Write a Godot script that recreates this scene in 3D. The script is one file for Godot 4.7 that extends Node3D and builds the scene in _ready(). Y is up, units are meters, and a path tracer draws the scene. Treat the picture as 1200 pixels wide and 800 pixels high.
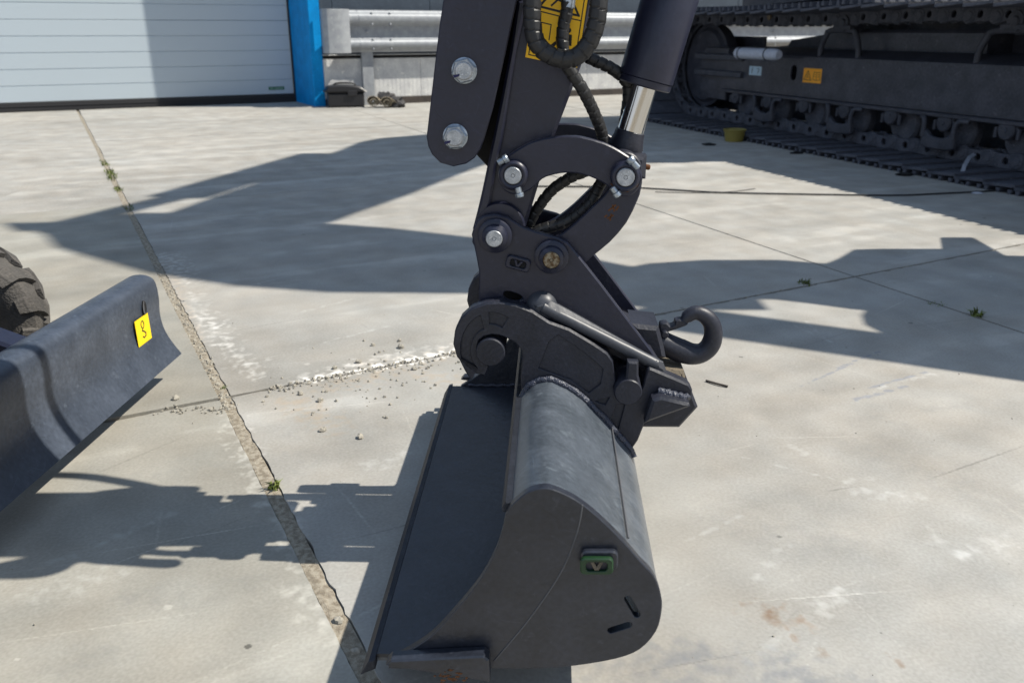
extends Node3D
# A concrete yard: the arm and ditching bucket of a compact excavator, a large tracked excavator and a workshop behind.

# outlines measured in metres in the plane of the arm: x forwards, y up
const PLATE_MOUTH = [-0.132, 0.066, -0.084, 0.101, -0.045, 0.149, -0.015, 0.194, 0.004, 0.238, 0.013, 0.278]
const PLATE_BACK = [0.013, 0.278, 0.018, 0.289, 0.027, 0.299, 0.037, 0.308, 0.049, 0.313, 0.062, 0.314, 0.080, 0.307, 0.098, 0.296, 0.121, 0.276, 0.150, 0.245, 0.169, 0.221, 0.186, 0.201, 0.196, 0.174, 0.198, 0.151, 0.193, 0.122, 0.175, 0.095, 0.147, 0.080, 0.100, 0.068, 0.056, 0.062, -0.010, 0.059]
const PLATE_SEAM = [0.100, 0.294, 0.095, 0.258, 0.078, 0.204, 0.041, 0.136, -0.002, 0.072]
const CUTTER = [-0.133, 0.076, -0.126, 0.084, -0.013, 0.095, -0.007, 0.089, -0.006, 0.056]
const BUCKET_MARKS = [0.157, 0.168, 0.169, 0.146, 0.139, 0.122, 0.160, 0.131, 0.118, 0.222, 0.095, 0.234, 0.142, 0.210]
const EAR = [-0.049, 0.321, -0.064, 0.332, -0.076, 0.347, -0.081, 0.367, -0.078, 0.388, -0.069, 0.407, -0.053, 0.422, -0.033, 0.430, -0.013, 0.432, 0.011, 0.428, 0.035, 0.419, 0.059, 0.403, 0.089, 0.392, 0.125, 0.370, 0.145, 0.356, 0.154, 0.343, 0.156, 0.329, 0.159, 0.314, 0.159, 0.314, 0.157, 0.305, 0.159, 0.294, 0.166, 0.285, 0.177, 0.283, 0.188, 0.286, 0.195, 0.295, 0.200, 0.308, 0.201, 0.315, 0.205, 0.332, 0.208, 0.334, 0.266, 0.309, 0.272, 0.301, 0.272, 0.287, 0.268, 0.279, 0.205, 0.245, 0.196, 0.216, 0.187, 0.200, 0.155, 0.227, 0.133, 0.266, 0.107, 0.290, 0.075, 0.306, 0.056, 0.310, 0.036, 0.293, 0.021, 0.266, 0.018, 0.316, 0.021, 0.349, 0.019, 0.360, 0.011, 0.370, -0.001, 0.377, -0.005, 0.379, -0.013, 0.382, -0.024, 0.383, -0.035, 0.380, -0.043, 0.373, -0.046, 0.361, -0.044, 0.349, -0.036, 0.340, -0.028, 0.338, -0.030, 0.328, -0.034, 0.318]
const EAR_POCKET = [0.058, 0.375, 0.073, 0.387, 0.108, 0.362, 0.130, 0.344, 0.142, 0.332, 0.139, 0.307, 0.120, 0.290, 0.091, 0.312, 0.042, 0.330]
const EAR_POCKET_B = [0.130, 0.280, 0.151, 0.287, 0.145, 0.274, 0.135, 0.277, 0.153, 0.246, 0.162, 0.276, 0.174, 0.275, 0.166, 0.235]
const EAR_STRAP = [0.202, 0.257, 0.211, 0.295, 0.223, 0.300, 0.265, 0.290, 0.267, 0.285]
const PINS = [-0.026, 0.357, 0.177, 0.300, -0.020, 0.524, 0.061, 0.494, 0.006, 0.611, 0.161, 0.610, -0.059, 0.749, -0.073, 0.663, -0.009, 0.631, 0.014, 0.589, 0.172, 0.628, 0.147, 0.591, 0.013, 0.483]
const COUPLER = [-0.054, 0.524, -0.051, 0.534, -0.046, 0.544, -0.037, 0.551, -0.020, 0.554, -0.003, 0.550, 0.008, 0.543, 0.019, 0.536, 0.038, 0.529, 0.057, 0.524, 0.069, 0.521, 0.084, 0.514, 0.094, 0.502, 0.115, 0.476, 0.131, 0.456, 0.213, 0.350, 0.222, 0.333, 0.067, 0.408, 0.036, 0.420, 0.004, 0.400, -0.045, 0.391, -0.045, 0.423, -0.044, 0.470, -0.049, 0.499]
const COUPLER_SLOT = [-0.008, 0.438, 0.000, 0.440, 0.015, 0.435, 0.020, 0.428, 0.008, 0.423, -0.007, 0.428]
const COUPLER_BAR = [0.032, 0.422, 0.037, 0.428, 0.047, 0.432, 0.059, 0.431, 0.071, 0.425, 0.088, 0.416, 0.215, 0.344, 0.229, 0.337, 0.234, 0.320, 0.221, 0.324, 0.131, 0.372, 0.055, 0.405]
const LUG = [0.174, 0.348, 0.190, 0.347, 0.191, 0.326, 0.198, 0.301, 0.190, 0.286, 0.174, 0.294, 0.173, 0.325]
const DUST_BLOCK = [0.236, 0.303, 0.271, 0.299, 0.277, 0.279, 0.289, 0.256, 0.281, 0.248, 0.241, 0.263]
const ARCH = [-0.013, 0.622, -0.005, 0.632, 0.005, 0.640, 0.018, 0.648, 0.032, 0.655, 0.051, 0.660, 0.070, 0.663, 0.086, 0.663, 0.100, 0.662, 0.131, 0.654, 0.154, 0.643, 0.172, 0.631, 0.182, 0.619, 0.186, 0.605, 0.181, 0.591, 0.169, 0.581, 0.155, 0.582, 0.141, 0.593, 0.125, 0.603, 0.102, 0.611, 0.085, 0.613, 0.071, 0.612, 0.058, 0.609, 0.046, 0.604, 0.030, 0.589, 0.011, 0.582, -0.006, 0.587, -0.015, 0.603]
const LOWER_LINK = [0.186, 0.608, 0.186, 0.587, 0.182, 0.572, 0.168, 0.540, 0.145, 0.511, 0.122, 0.491, 0.104, 0.474, 0.079, 0.458, 0.060, 0.455, 0.041, 0.465, 0.036, 0.484, 0.046, 0.504, 0.059, 0.513, 0.076, 0.523, 0.096, 0.540, 0.119, 0.563, 0.135, 0.579, 0.144, 0.594, 0.150, 0.610, 0.167, 0.618]
const STICK = [0.118, 0.899, 0.111, 0.837, 0.097, 0.753, 0.087, 0.726, 0.067, 0.672, 0.043, 0.599, 0.024, 0.534, 0.014, 0.488, -0.004, 0.472, -0.028, 0.472, -0.047, 0.487, -0.056, 0.506, -0.054, 0.527, -0.044, 0.567, -0.033, 0.612, -0.016, 0.694, -0.000, 0.773, 0.010, 0.837, 0.017, 0.899]
const STICK_FLANGE = [0.011, 0.837, 0.001, 0.773, -0.015, 0.695, -0.033, 0.613, -0.043, 0.568, -0.054, 0.528, -0.044, 0.537, -0.032, 0.568, -0.024, 0.619, -0.015, 0.654, 0.004, 0.773, 0.019, 0.837]
const BRACKET = [-0.078, 0.897, -0.085, 0.836, -0.091, 0.805, -0.100, 0.747, -0.110, 0.681, -0.113, 0.662, -0.111, 0.649, -0.106, 0.638, -0.095, 0.627, -0.077, 0.622, -0.059, 0.626, -0.047, 0.634, -0.039, 0.646, -0.034, 0.659, -0.021, 0.701, 0.011, 0.836, 0.023, 0.897]
const LABEL = [0.021, 0.765, 0.092, 0.751, 0.107, 0.863, 0.039, 0.879]
const LOOP_HOSE = [0.041, 0.906, 0.100, 0.033, 0.866, 0.105, 0.031, 0.836, 0.110, 0.032, 0.805, 0.113, 0.038, 0.783, 0.115, 0.055, 0.769, 0.117, 0.075, 0.764, 0.117, 0.092, 0.769, 0.117, 0.106, 0.786, 0.117, 0.114, 0.810, 0.117, 0.116, 0.836, 0.115, 0.119, 0.876, 0.110, 0.129, 0.916, 0.100]
const HOSE_B = [0.077, 0.857, 0.085, 0.076, 0.824, 0.085, 0.072, 0.805, 0.085, 0.071, 0.784, 0.088, 0.077, 0.757, 0.090, 0.099, 0.725, 0.085, 0.119, 0.688, 0.060, 0.131, 0.657, 0.040, 0.130, 0.627, 0.030, 0.116, 0.608, 0.020, 0.087, 0.595, 0.020, 0.059, 0.575, 0.020, 0.037, 0.545, 0.020, 0.024, 0.518, 0.020]
const HOSE_C = [0.087, 0.783, -0.000, 0.106, 0.765, -0.000, 0.143, 0.748, 0.000, 0.164, 0.731, 0.000, 0.169, 0.710, -0.000, 0.164, 0.665, -0.000, 0.153, 0.624, 0.020, 0.131, 0.589, 0.035, 0.114, 0.560, 0.045, 0.082, 0.536, 0.050, 0.050, 0.525, 0.050, 0.030, 0.517, 0.050]
const CYL = [0.230, 0.883, 0.220, 0.839, 0.193, 0.731, 0.191, 0.722, 0.160, 0.638, 0.171, 0.591]
const HOOK_BLOCK = [0.185, 0.378, 0.214, 0.375, 0.227, 0.374, 0.237, 0.340, 0.241, 0.323, 0.222, 0.318, 0.195, 0.354]
const HOOK_GATE = [0.232, 0.365, 0.234, 0.370, 0.243, 0.371, 0.248, 0.366, 0.255, 0.369, 0.256, 0.375, 0.265, 0.377, 0.273, 0.371, 0.273, 0.367, 0.242, 0.355, 0.233, 0.355]
const MARKS = [-0.62, -1.70, -0.54, -1.54, 0.035, 0, -0.54, -1.54, -0.44, -1.34, 0.030, 0, -1.04, -2.63, -0.79, -2.19, 0.050, 0, -0.79, -2.19, -0.63, -1.95, 0.035, 0, -0.41, -1.31, -0.34, -1.16, 0.030, 0,
	-0.33, -1.09, -0.24, -0.98, 0.030, 0, -0.94, -2.41, -0.86, -2.32, 0.040, 0, -1.30, -3.13, -1.11, -2.78, 0.060, 0, -0.53, -1.90, -0.39, -2.03, 0.040, 0, -0.39, -2.03, -0.29, -2.09, 0.035, 0,
	-0.29, -2.09, -0.15, -2.16, 0.040, 0, -0.16, -2.14, -0.15, -2.19, 0.030, 0, -0.72, -2.00, -0.62, -2.06, 0.012, 1, -0.57, -2.14, -0.32, -2.35, 0.008, 1, -0.64, -2.45, -0.51, -2.58, 0.010, 1,
	-0.70, -2.03, -0.60, -2.09, 0.006, 1, 0.81, -2.33, 0.87, -2.19, 0.007, 1, 0.86, -2.36, 0.86, -2.25, 0.006, 1, 0.79, -1.79, 0.90, -1.89, 0.006, 1, 0.90, -1.88, 1.04, -1.96, 0.018, 1,
	0.79, -1.80, 0.94, -1.88, 0.008, 2, 0.85, -1.87, 1.03, -1.97, 0.005, 2, 0.82, -2.00, 0.98, -2.12, 0.004, 2, 0.69, -1.88, 0.87, -2.03, 0.004, 2, 0.80, -1.71, 0.83, -1.67, 0.020, 6,
	0.46, -1.52, 0.61, -1.43, 0.004, 1, 0.27, -1.21, 0.40, -1.30, 0.006, 1, 0.32, -0.94, 0.52, -1.09, 0.020, 1, 0.40, -1.04, 0.50, -1.09, 0.012, 1, 0.37, -1.11, 0.45, -1.21, 0.012, 1,
	0.63, -1.39, 0.67, -1.37, 0.020, 1, 0.69, -1.38, 0.74, -1.36, 0.020, 1, 0.63, -1.42, 0.67, -1.43, 0.015, 1, 0.71, -1.24, 0.73, -1.18, 0.030, 1, 0.73, -1.18, 0.82, -1.23, 0.020, 1,
	0.58, -1.57, 0.59, -1.54, 0.020, 1, 0.36, -1.04, 0.40, -1.01, 0.030, 3, 0.38, -1.05, 0.40, -1.04, 0.020, 3, 0.40, -0.99, 0.42, -0.96, 0.015, 3, 0.34, -1.06, 0.35, -1.04, 0.008, 3,
	0.51, -0.95, 0.52, -0.93, 0.008, 3, 0.10, -0.94, 0.23, -0.93, 0.050, 4, 0.23, -0.93, 0.36, -0.91, 0.045, 4, 0.20, -0.96, 0.24, -0.97, 0.030, 6, 0.36, -0.91, 0.44, -0.87, 0.045, 4,
	-0.50, -1.79, -0.39, -1.66, 0.050, 5, -0.43, -1.89, -0.34, -1.95, 0.060, 5, -0.34, -2.00, -0.18, -2.09, 0.050, 5, -0.21, -1.95, -0.15, -1.92, 0.040, 5, -1.19, -2.89, -0.86, -2.19, 0.020, 5,
	-0.73, -1.07, -0.63, -1.14, 0.030, 1, -0.74, -1.16, -0.60, -1.31, 0.012, 1, -0.59, -0.92, -0.55, -0.96, 0.040, 6, -0.58, -1.07, -0.55, -1.09, 0.030, 6, -0.57, -1.05, -0.40, -1.11, 0.030, 6,
	-0.44, -1.43, -0.42, -1.50, 0.040, 6, -0.45, -1.64, -0.24, -1.66, 0.050, 6, -0.27, -1.49, -0.22, -1.52, 0.030, 1, 0.18, -4.48, 0.73, -4.55, 0.004, 1, -1.50, -2.78, -1.48, -3.13, 0.020, 6,
	-0.73, -1.43, -0.46, -1.54, 0.020, 6, 0.37, -1.28, 0.56, -1.21, 0.060, 6, 0.70, -1.58, 0.89, -1.34, 0.050, 6, 0.92, -1.74, 1.12, -1.79, 0.020, 6,
	-0.50, -1.915, -0.37, -1.99, 0.022, 7, -0.38, -1.985, -0.27, -2.045, 0.026, 7, -0.28, -2.04, -0.14, -2.115, 0.026, 7, -0.15, -2.11, -0.02, -2.18, 0.022, 7]

var M := {}                    # materials
var off := Vector3.ZERO        # from the frame the outlines are measured in to the thing's own base
var rng := RandomNumberGenerator.new()

func _ready():
	rng.seed = 7
	# --- camera, sky, sun, exposure
	var cam := Camera3D.new()
	cam.name = "camera"
	cam.position = Vector3(0, 0.8, 0)
	cam.rotation_degrees.x = -20.06
	cam.fov = 43.6
	cam.near = 0.05
	cam.far = 900.0
	var lens := CameraAttributesPhysical.new()
	lens.frustum_focal_length = 30.0
	lens.frustum_focus_distance = 1.35
	lens.frustum_near = 0.05
	lens.frustum_far = 900.0
	lens.exposure_aperture = 8.0
	cam.attributes = lens
	add_child(cam)
	cam.current = true
	var we := WorldEnvironment.new()
	we.name = "environment"
	var env := Environment.new()
	env.background_mode = Environment.BG_SKY
	var sky := Sky.new()
	var sm := ProceduralSkyMaterial.new()
	sm.sky_top_color = Color(0.485, 0.56, 0.66)
	sm.sky_horizon_color = Color(0.79, 0.805, 0.825)
	sm.sky_curve = 0.16
	sm.ground_horizon_color = Color(0.60, 0.62, 0.62)
	sm.ground_bottom_color = Color(0.45, 0.44, 0.42)
	sm.sky_energy_multiplier = 1.0
	sky.sky_material = sm
	env.sky = sky
	env.tonemap_mode = Environment.TONE_MAPPER_LINEAR
	env.tonemap_exposure = 1.55
	env.sdfgi_enabled = true
	env.ssao_enabled = true
	env.ssil_enabled = true
	we.environment = env
	add_child(we)
	var sun := DirectionalLight3D.new()
	sun.name = "sun"
	sun.light_energy = 1.32
	sun.light_color = Color(1.0, 0.975, 0.925)
	sun.light_angular_distance = 0.5
	sun.shadow_enabled = true
	var az := deg_to_rad(0.8)
	var to_sun := Vector3(0.82 * cos(az), 1.0, -0.82 * sin(az)).normalized()
	add_child(sun)
	sun.look_at_from_position(to_sun * 20.0, Vector3.ZERO, Vector3.UP)
	make_materials()
	build_ground()
	build_building()
	build_rail()
	build_tracked_excavator()
	build_mini()
	build_bucket()
	build_small()

# ------------------------------------------------------------------ mesh helpers
func mb() -> SurfaceTool:
	var st := SurfaceTool.new()
	st.begin(Mesh.PRIMITIVE_TRIANGLES)
	return st

func vert(st: SurfaceTool, p: Vector3, n: Vector3, uv := Vector2.ZERO):
	st.set_normal(n)
	st.set_uv(uv)
	st.add_vertex(p)

func tri(st: SurfaceTool, a: Vector3, b: Vector3, c: Vector3, na: Vector3, nb: Vector3, nc: Vector3):
	if (b - a).cross(c - a).dot(na + nb + nc) > 0.0:
		vert(st, a, na); vert(st, c, nc); vert(st, b, nb)
	else:
		vert(st, a, na); vert(st, b, nb); vert(st, c, nc)

func quad(st: SurfaceTool, a: Vector3, b: Vector3, c: Vector3, d: Vector3, na: Vector3, nb: Vector3, nc: Vector3, nd: Vector3):
	tri(st, a, b, c, na, nb, nc)
	tri(st, a, c, d, na, nc, nd)

func flat_quad(st: SurfaceTool, a: Vector3, b: Vector3, c: Vector3, d: Vector3, n: Vector3):
	quad(st, a, b, c, d, n, n, n, n)

func pts2(a: Array) -> PackedVector2Array:
	var r := PackedVector2Array()
	for i in range(0, a.size(), 2):
		r.append(Vector2(a[i], a[i + 1]))
	return r

func smooth2(p: PackedVector2Array, n: int, closed := true) -> PackedVector2Array:
	var r := PackedVector2Array()
	var c := p.size()
	for i in (c if closed else c - 1):
		var a := p[(i - 1 + c) % c] if closed or i > 0 else p[i]
		var d := p[(i + 2) % c] if closed or i + 2 < c else p[i + 1]
		for k in n:
			r.append(p[i].cubic_interpolate(p[(i + 1) % c], a, d, float(k) / n))
	if not closed:
		r.append(p[c - 1])
	return r

func area2(p: PackedVector2Array) -> float:
	var s := 0.0
	for i in p.size():
		s += p[i].cross(p[(i + 1) % p.size()])
	return s * 0.5

func clean(p: PackedVector2Array) -> PackedVector2Array:
	var r := PackedVector2Array()
	for q in p:
		if r.is_empty() or r[r.size() - 1].distance_to(q) > 1e-5:
			r.append(q)
	if r.size() > 1 and r[0].distance_to(r[r.size() - 1]) < 1e-5:
		r.remove_at(r.size() - 1)
	return r

func edge_normals(p: PackedVector2Array) -> PackedVector2Array:
	var r := PackedVector2Array()
	for i in p.size():
		var e := (p[(i + 1) % p.size()] - p[i]).normalized()
		r.append(Vector2(e.y, -e.x))
	return r

func inset(p: PackedVector2Array, by: float) -> PackedVector2Array:
	var en := edge_normals(p)
	var r := PackedVector2Array()
	for i in p.size():
		var a := en[(i - 1 + p.size()) % p.size()]
		var b := en[i]
		var k: float = max(1.0 + a.dot(b), 0.35)
		r.append(p[i] - (a + b) / k * by)
	return r

func with_holes(outer: PackedVector2Array, holes: Array) -> PackedVector2Array:
	var r := outer.duplicate()
	for h: PackedVector2Array in holes:
		var bi := 0
		var bj := 0
		var bd := 1e9
		for i in r.size():
			for j in h.size():
				var d := r[i].distance_squared_to(h[j])
				if d < bd:
					bd = d; bi = i; bj = j
		var dir := (h[bj] - r[bi]).normalized()
		var nudge := Vector2(-dir.y, dir.x) * 0.0
		var n := PackedVector2Array()
		for i in bi + 1:
			n.append(r[i])
		for j in h.size():
			n.append(h[(bj + j) % h.size()])
		n.append(h[bj] + nudge)
		n.append(r[bi] + nudge)
		for i in range(bi + 1, r.size()):
			n.append(r[i])
		r = n
	return r

func ring_walls(st: SurfaceTool, p: PackedVector2Array, ins: PackedVector2Array, z0: float, z1: float, b: float, xf: Transform3D):
	var en := edge_normals(p)
	var n := p.size()
	for i in n:
		var j := (i + 1) % n
		var a := en[(i - 1 + n) % n]
		var m := en[i]
		var c := en[j]
		var n0 := (a + m).normalized() if a.dot(m) > 0.75 else m
		var n1 := (c + m).normalized() if c.dot(m) > 0.75 else m
		var w0 := xf.basis * Vector3(n0.x, n0.y, 0)
		var w1 := xf.basis * Vector3(n1.x, n1.y, 0)
		quad(st, xf * Vector3(p[i].x, p[i].y, z0 + b), xf * Vector3(p[j].x, p[j].y, z0 + b), xf * Vector3(p[j].x, p[j].y, z1 - b), xf * Vector3(p[i].x, p[i].y, z1 - b), w0, w1, w1, w0)
		if b > 0.0:
			for s in [-1.0, 1.0]:
				var za: float = z0 + b if s < 0 else z1 - b
				var zb: float = z0 if s < 0 else z1
				var q0 := xf.basis * Vector3(n0.x, n0.y, s).normalized()
				var q1 := xf.basis * Vector3(n1.x, n1.y, s).normalized()
				quad(st, xf * Vector3(p[i].x, p[i].y, za), xf * Vector3(p[j].x, p[j].y, za), xf * Vector3(ins[j].x, ins[j].y, zb), xf * Vector3(ins[i].x, ins[i].y, zb), q0, q1, q1, q0)

# Ear clipping that also copes with outlines joined to their holes.
func ears(p: PackedVector2Array) -> PackedInt32Array:
	var out := PackedInt32Array()
	var idx := []
	for i in p.size(): idx.append(i)
	while idx.size() > 3:
		var n := idx.size()
		var best := -1
		var widest := -1e9
		for k in n:
			var a := p[idx[(k + n - 1) % n]]
			var b := p[idx[k]]
			var c := p[idx[(k + 1) % n]]
			var turn := (b - a).cross(c - b)
			if turn <= 1e-12:
				if absf(turn) <= 1e-12 and widest < -1e8: best = k
				continue
			var ok := true
			for m in n:
				var q := p[idx[m]]
				if q == a or q == b or q == c: continue
				if (b - a).cross(q - a) >= 0 and (c - b).cross(q - b) >= 0 and (a - c).cross(q - c) >= 0:
					ok = false
					break
			if ok:
				var shape := turn / maxf(maxf((b - a).length_squared(), (c - b).length_squared()), (a - c).length_squared())
				if shape > widest:
					widest = shape
					best = k
				if shape > 0.3: break
		if best < 0:
			var least := 1e9
			for k in n:
				var turn := absf((p[idx[k]] - p[idx[(k + n - 1) % n]]).cross(p[idx[(k + 1) % n]] - p[idx[k]]))
				if turn < least:
					least = turn
					best = k
		if (p[idx[best]] - p[idx[(best + n - 1) % n]]).cross(p[idx[(best + 1) % n]] - p[idx[best]]) > 1e-12:
			out.append_array([idx[(best + n - 1) % n], idx[best], idx[(best + 1) % n]])
		idx.remove_at(best)
	out.append_array([idx[0], idx[1], idx[2]])
	return out

# A plate: the outline in x and y, from z0 to z1, edges chamfered by b.
func extrude(st: SurfaceTool, outline: PackedVector2Array, z0: float, z1: float, b := 0.002, holes := [], xf := Transform3D()):
	var p := clean(outline)
	if area2(p) < 0:
		p.reverse()
	var ip := inset(p, b)
	ring_walls(st, p, ip, z0, z1, b, xf)
	var ih := []
	for h: PackedVector2Array in holes:
		var q := clean(h)
		if area2(q) > 0:
			q.reverse()
		var iq := inset(q, b * 0.5)
		ring_walls(st, q, iq, z0, z1, b * 0.5, xf)
		ih.append(iq)
	var cap := with_holes(ip, ih)
	var t := ears(cap)
	if t.is_empty():
		push_error("outline could not be filled: %s" % [outline.slice(0, 3)])
	for s in [[z0, -1.0], [z1, 1.0]]:
		var n := xf.basis * Vector3(0, 0, s[1])
		for i in range(0, t.size(), 3):
			tri(st, xf * Vector3(cap[t[i]].x, cap[t[i]].y, s[0]), xf * Vector3(cap[t[i + 1]].x, cap[t[i + 1]].y, s[0]), xf * Vector3(cap[t[i + 2]].x, cap[t[i + 2]].y, s[0]), n, n, n)

func box(st: SurfaceTool, lo: Vector3, hi: Vector3, b := 0.003, xf := Transform3D()):
	extrude(st, PackedVector2Array([Vector2(lo.x, lo.y), Vector2(hi.x, lo.y), Vector2(hi.x, hi.y), Vector2(lo.x, hi.y)]), lo.z, hi.z, b, [], xf)

func circle2(c: Vector2, r: float, n := 24, ry := 0.0) -> PackedVector2Array:
	var p := PackedVector2Array()
	for i in n:
		p.append(c + Vector2(cos(TAU * i / n) * r, sin(TAU * i / n) * (ry if ry > 0 else r)))
	return p

func round_rect(c: Vector2, w: float, h: float, r: float, turn := 0.0, n := 4) -> PackedVector2Array:
	var p := PackedVector2Array()
	for k in 4:
		var s: Vector2 = [Vector2(1, 1), Vector2(-1, 1), Vector2(-1, -1), Vector2(1, -1)][k]
		for i in n + 1:
			var a := (k + float(i) / n) * PI / 2
			p.append(c + (s * Vector2(w / 2 - r, h / 2 - r) + Vector2(cos(a), sin(a)) * r).rotated(turn))
	return p

# A turned shape round the z axis of xf: prof is [radius, z, radius, z, ...]
func lathe(st: SurfaceTool, xf: Transform3D, prof: Array, seg := 32):
	var p := pts2(prof)
	var n := p.size()
	var en := []
	for i in n - 1:
		var e := (p[i + 1] - p[i]).normalized()
		en.append(Vector2(e.y, -e.x))
	for i in n - 1:
		var m: Vector2 = en[i]
		var n0: Vector2 = (m + en[i - 1]).normalized() if i > 0 and m.dot(en[i - 1]) > 0.8 else m
		var n1: Vector2 = (m + en[i + 1]).normalized() if i < n - 2 and m.dot(en[i + 1]) > 0.8 else m
		for k in seg:
			var a := TAU * k / seg
			var b := TAU * (k + 1) / seg
			var ca := Vector3(cos(a), sin(a), 0)
			var cb := Vector3(cos(b), sin(b), 0)
			var z := Vector3(0, 0, 1)
			quad(st, xf * (ca * p[i].x + z * p[i].y), xf * (cb * p[i].x + z * p[i].y), xf * (cb * p[i + 1].x + z * p[i + 1].y), xf * (ca * p[i + 1].x + z * p[i + 1].y),
				xf.basis * (ca * n0.x + z * n0.y), xf.basis * (cb * n0.x + z * n0.y), xf.basis * (cb * n1.x + z * n1.y), xf.basis * (ca * n1.x + z * n1.y))

func at(x: float, y: float, z := 0.0) -> Transform3D:
	return Transform3D(Basis(), Vector3(x, y, z))

# The turned frame whose z axis runs from a towards b.
func along(a: Vector3, b: Vector3) -> Transform3D:
	var z := (b - a).normalized()
	var x := (Vector3.UP if abs(z.y) < 0.9 else Vector3.RIGHT).cross(z).normalized()
	return Transform3D(Basis(x, z.cross(x), z), a)

func rod(st: SurfaceTool, a: Vector3, b: Vector3, r: float, seg := 20, b_ := 0.0015):
	var l := a.distance_to(b)
	lathe(st, along(a, b), [0.0, 0.0, r - b_, 0.0, r, b_, r, l - b_, r - b_, l, 0.0, l], seg)

# A round bar swept along points; pitch > 0 winds a spiral guard of that pitch round it.
func sweep(st: SurfaceTool, path: PackedVector3Array, r: float, seg := 10, step := 0.01, pitch := 0.0, depth := 0.0, shape = null):
	var c := path.size()
	var q := PackedVector3Array()
	for i in c - 1:
		var a := path[max(i - 1, 0)]
		var d := path[min(i + 2, c - 1)]
		var n: int = max(1, int(ceil(path[i].distance_to(path[i + 1]) / step)))
		for k in n:
			q.append(path[i].cubic_interpolate(path[i + 1], a, d, float(k) / n))
	q.append(path[c - 1])
	var len_ := 0.0
	var rings := []
	var x := Vector3.ZERO
	for i in q.size():
		var z := (q[min(i + 1, q.size() - 1)] - q[max(i - 1, 0)]).normalized()
		if i == 0:
			x = (Vector3.UP if abs(z.y) < 0.8 else Vector3.BACK).cross(z).normalized()
		else:
			len_ += q[i].distance_to(q[i - 1])
			x = (x - z * x.dot(z)).normalized()
		var y := z.cross(x)
		var ring := []
		for k in seg:
			var a := TAU * k / seg
			var rr := r
			if pitch > 0.0:
				var f := fposmod(len_ / pitch + float(k) / seg, 1.0)
				rr -= depth * (1.0 if f < 0.12 else 0.35 * (f - 0.12))
			if shape != null:
				rr *= shape.call(float(i) / (q.size() - 1), a)
			var dir := x * cos(a) + y * sin(a)
			ring.append([q[i] + dir * rr, dir])
		rings.append(ring)
	for i in rings.size() - 1:
		for k in seg:
			var m := (k + 1) % seg
			var A: Array = rings[i][k]; var B: Array = rings[i][m]; var C: Array = rings[i + 1][m]; var D: Array = rings[i + 1][k]
			if pitch > 0.0:
				var fn: Vector3 = (B[0] - A[0]).cross(D[0] - A[0]).normalized()
				if fn.dot(A[1]) < 0: fn = -fn
				quad(st, A[0], B[0], C[0], D[0], (A[1] + fn).normalized(), (B[1] + fn).normalized(), (C[1] + fn).normalized(), (D[1] + fn).normalized())
			else:
				quad(st, A[0], B[0], C[0], D[0], A[1], B[1], C[1], D[1])
	for e in [0, rings.size() - 1]:
		var nn: Vector3 = (q[0] - q[1]).normalized() if e == 0 else (q[q.size() - 1] - q[q.size() - 2]).normalized()
		for k in range(1, seg - 1):
			tri(st, rings[e][0][0], rings[e][k][0], rings[e][k + 1][0], nn, nn, nn)

func pts3(a: Array) -> PackedVector3Array:
	var r := PackedVector3Array()
	for i in range(0, a.size(), 3):
		r.append(Vector3(a[i], a[i + 1], a[i + 2]))
	return r

# A blob: a sphere squashed and roughened, for stones, rags and the like.
func lump(st: SurfaceTool, c: Vector3, size: Vector3, rough: float, seed_: int, rings := 6, seg := 9):
	var fn := FastNoiseLite.new()
	fn.seed = seed_
	fn.frequency = 0.9
	var f := func(i: int, k: int) -> Vector3:
		var t := PI * i / rings
		var a := TAU * (k % seg) / seg
		var d := Vector3(sin(t) * cos(a), cos(t), sin(t) * sin(a))
		return c + d * size * (1.0 + rough * fn.get_noise_3dv(d * 1.3 + Vector3(seed_, 0, 0)))
	for i in rings:
		for k in seg:
			var A: Vector3 = f.call(i, k); var B: Vector3 = f.call(i, k + 1); var C: Vector3 = f.call(i + 1, k + 1); var D: Vector3 = f.call(i + 1, k)
			var n := ((B - D).cross(A - C)).normalized()
			if n.dot((A + C) * 0.5 - c) < 0: n = -n
			quad(st, A, B, C, D, n, n, n, n)

# ------------------------------------------------------------------ naming helpers
func numbered(parent: Node, called: String) -> String:
	if not parent.has_node(called):
		return called
	var k := 1
	while parent.has_node("%s_%03d" % [called, k]):
		k += 1
	return "%s_%03d" % [called, k]

func tag(o: Node, label: String, category := "", group := "", kind := ""):
	o.set_meta("label", label)
	if category: o.set_meta("category", category)
	if group: o.set_meta("group", group)
	if kind: o.set_meta("kind", kind)

func base(called: String, where: Vector3, turn := 0.0) -> Node3D:
	var o := Node3D.new()
	o.name = numbered(self, called)
	o.position = where
	o.rotation.y = turn
	add_child(o, true)
	return o

# One named mesh. Directly under a thing it is shifted by off (outlines are measured from another point than the thing's base).
func piece(called: String, st, m: Material, parent: Node, sub := false) -> MeshInstance3D:
	var o := MeshInstance3D.new()
	o.name = numbered(parent, called)
	o.mesh = st.commit() if st is SurfaceTool else st
	o.material_override = m
	o.position = Vector3.ZERO if sub or parent == self else off
	parent.add_child(o, true)
	return o

# A repeat of a mesh piece, sharing the mesh.
func again(o: MeshInstance3D, xf: Transform3D, parent: Node, called := "") -> MeshInstance3D:
	var c := MeshInstance3D.new()
	c.name = numbered(parent, called if called else String(o.name).rstrip("_0123456789"))
	c.mesh = o.mesh
	c.material_override = o.material_override
	c.transform = xf
	parent.add_child(c, true)
	return c

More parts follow.
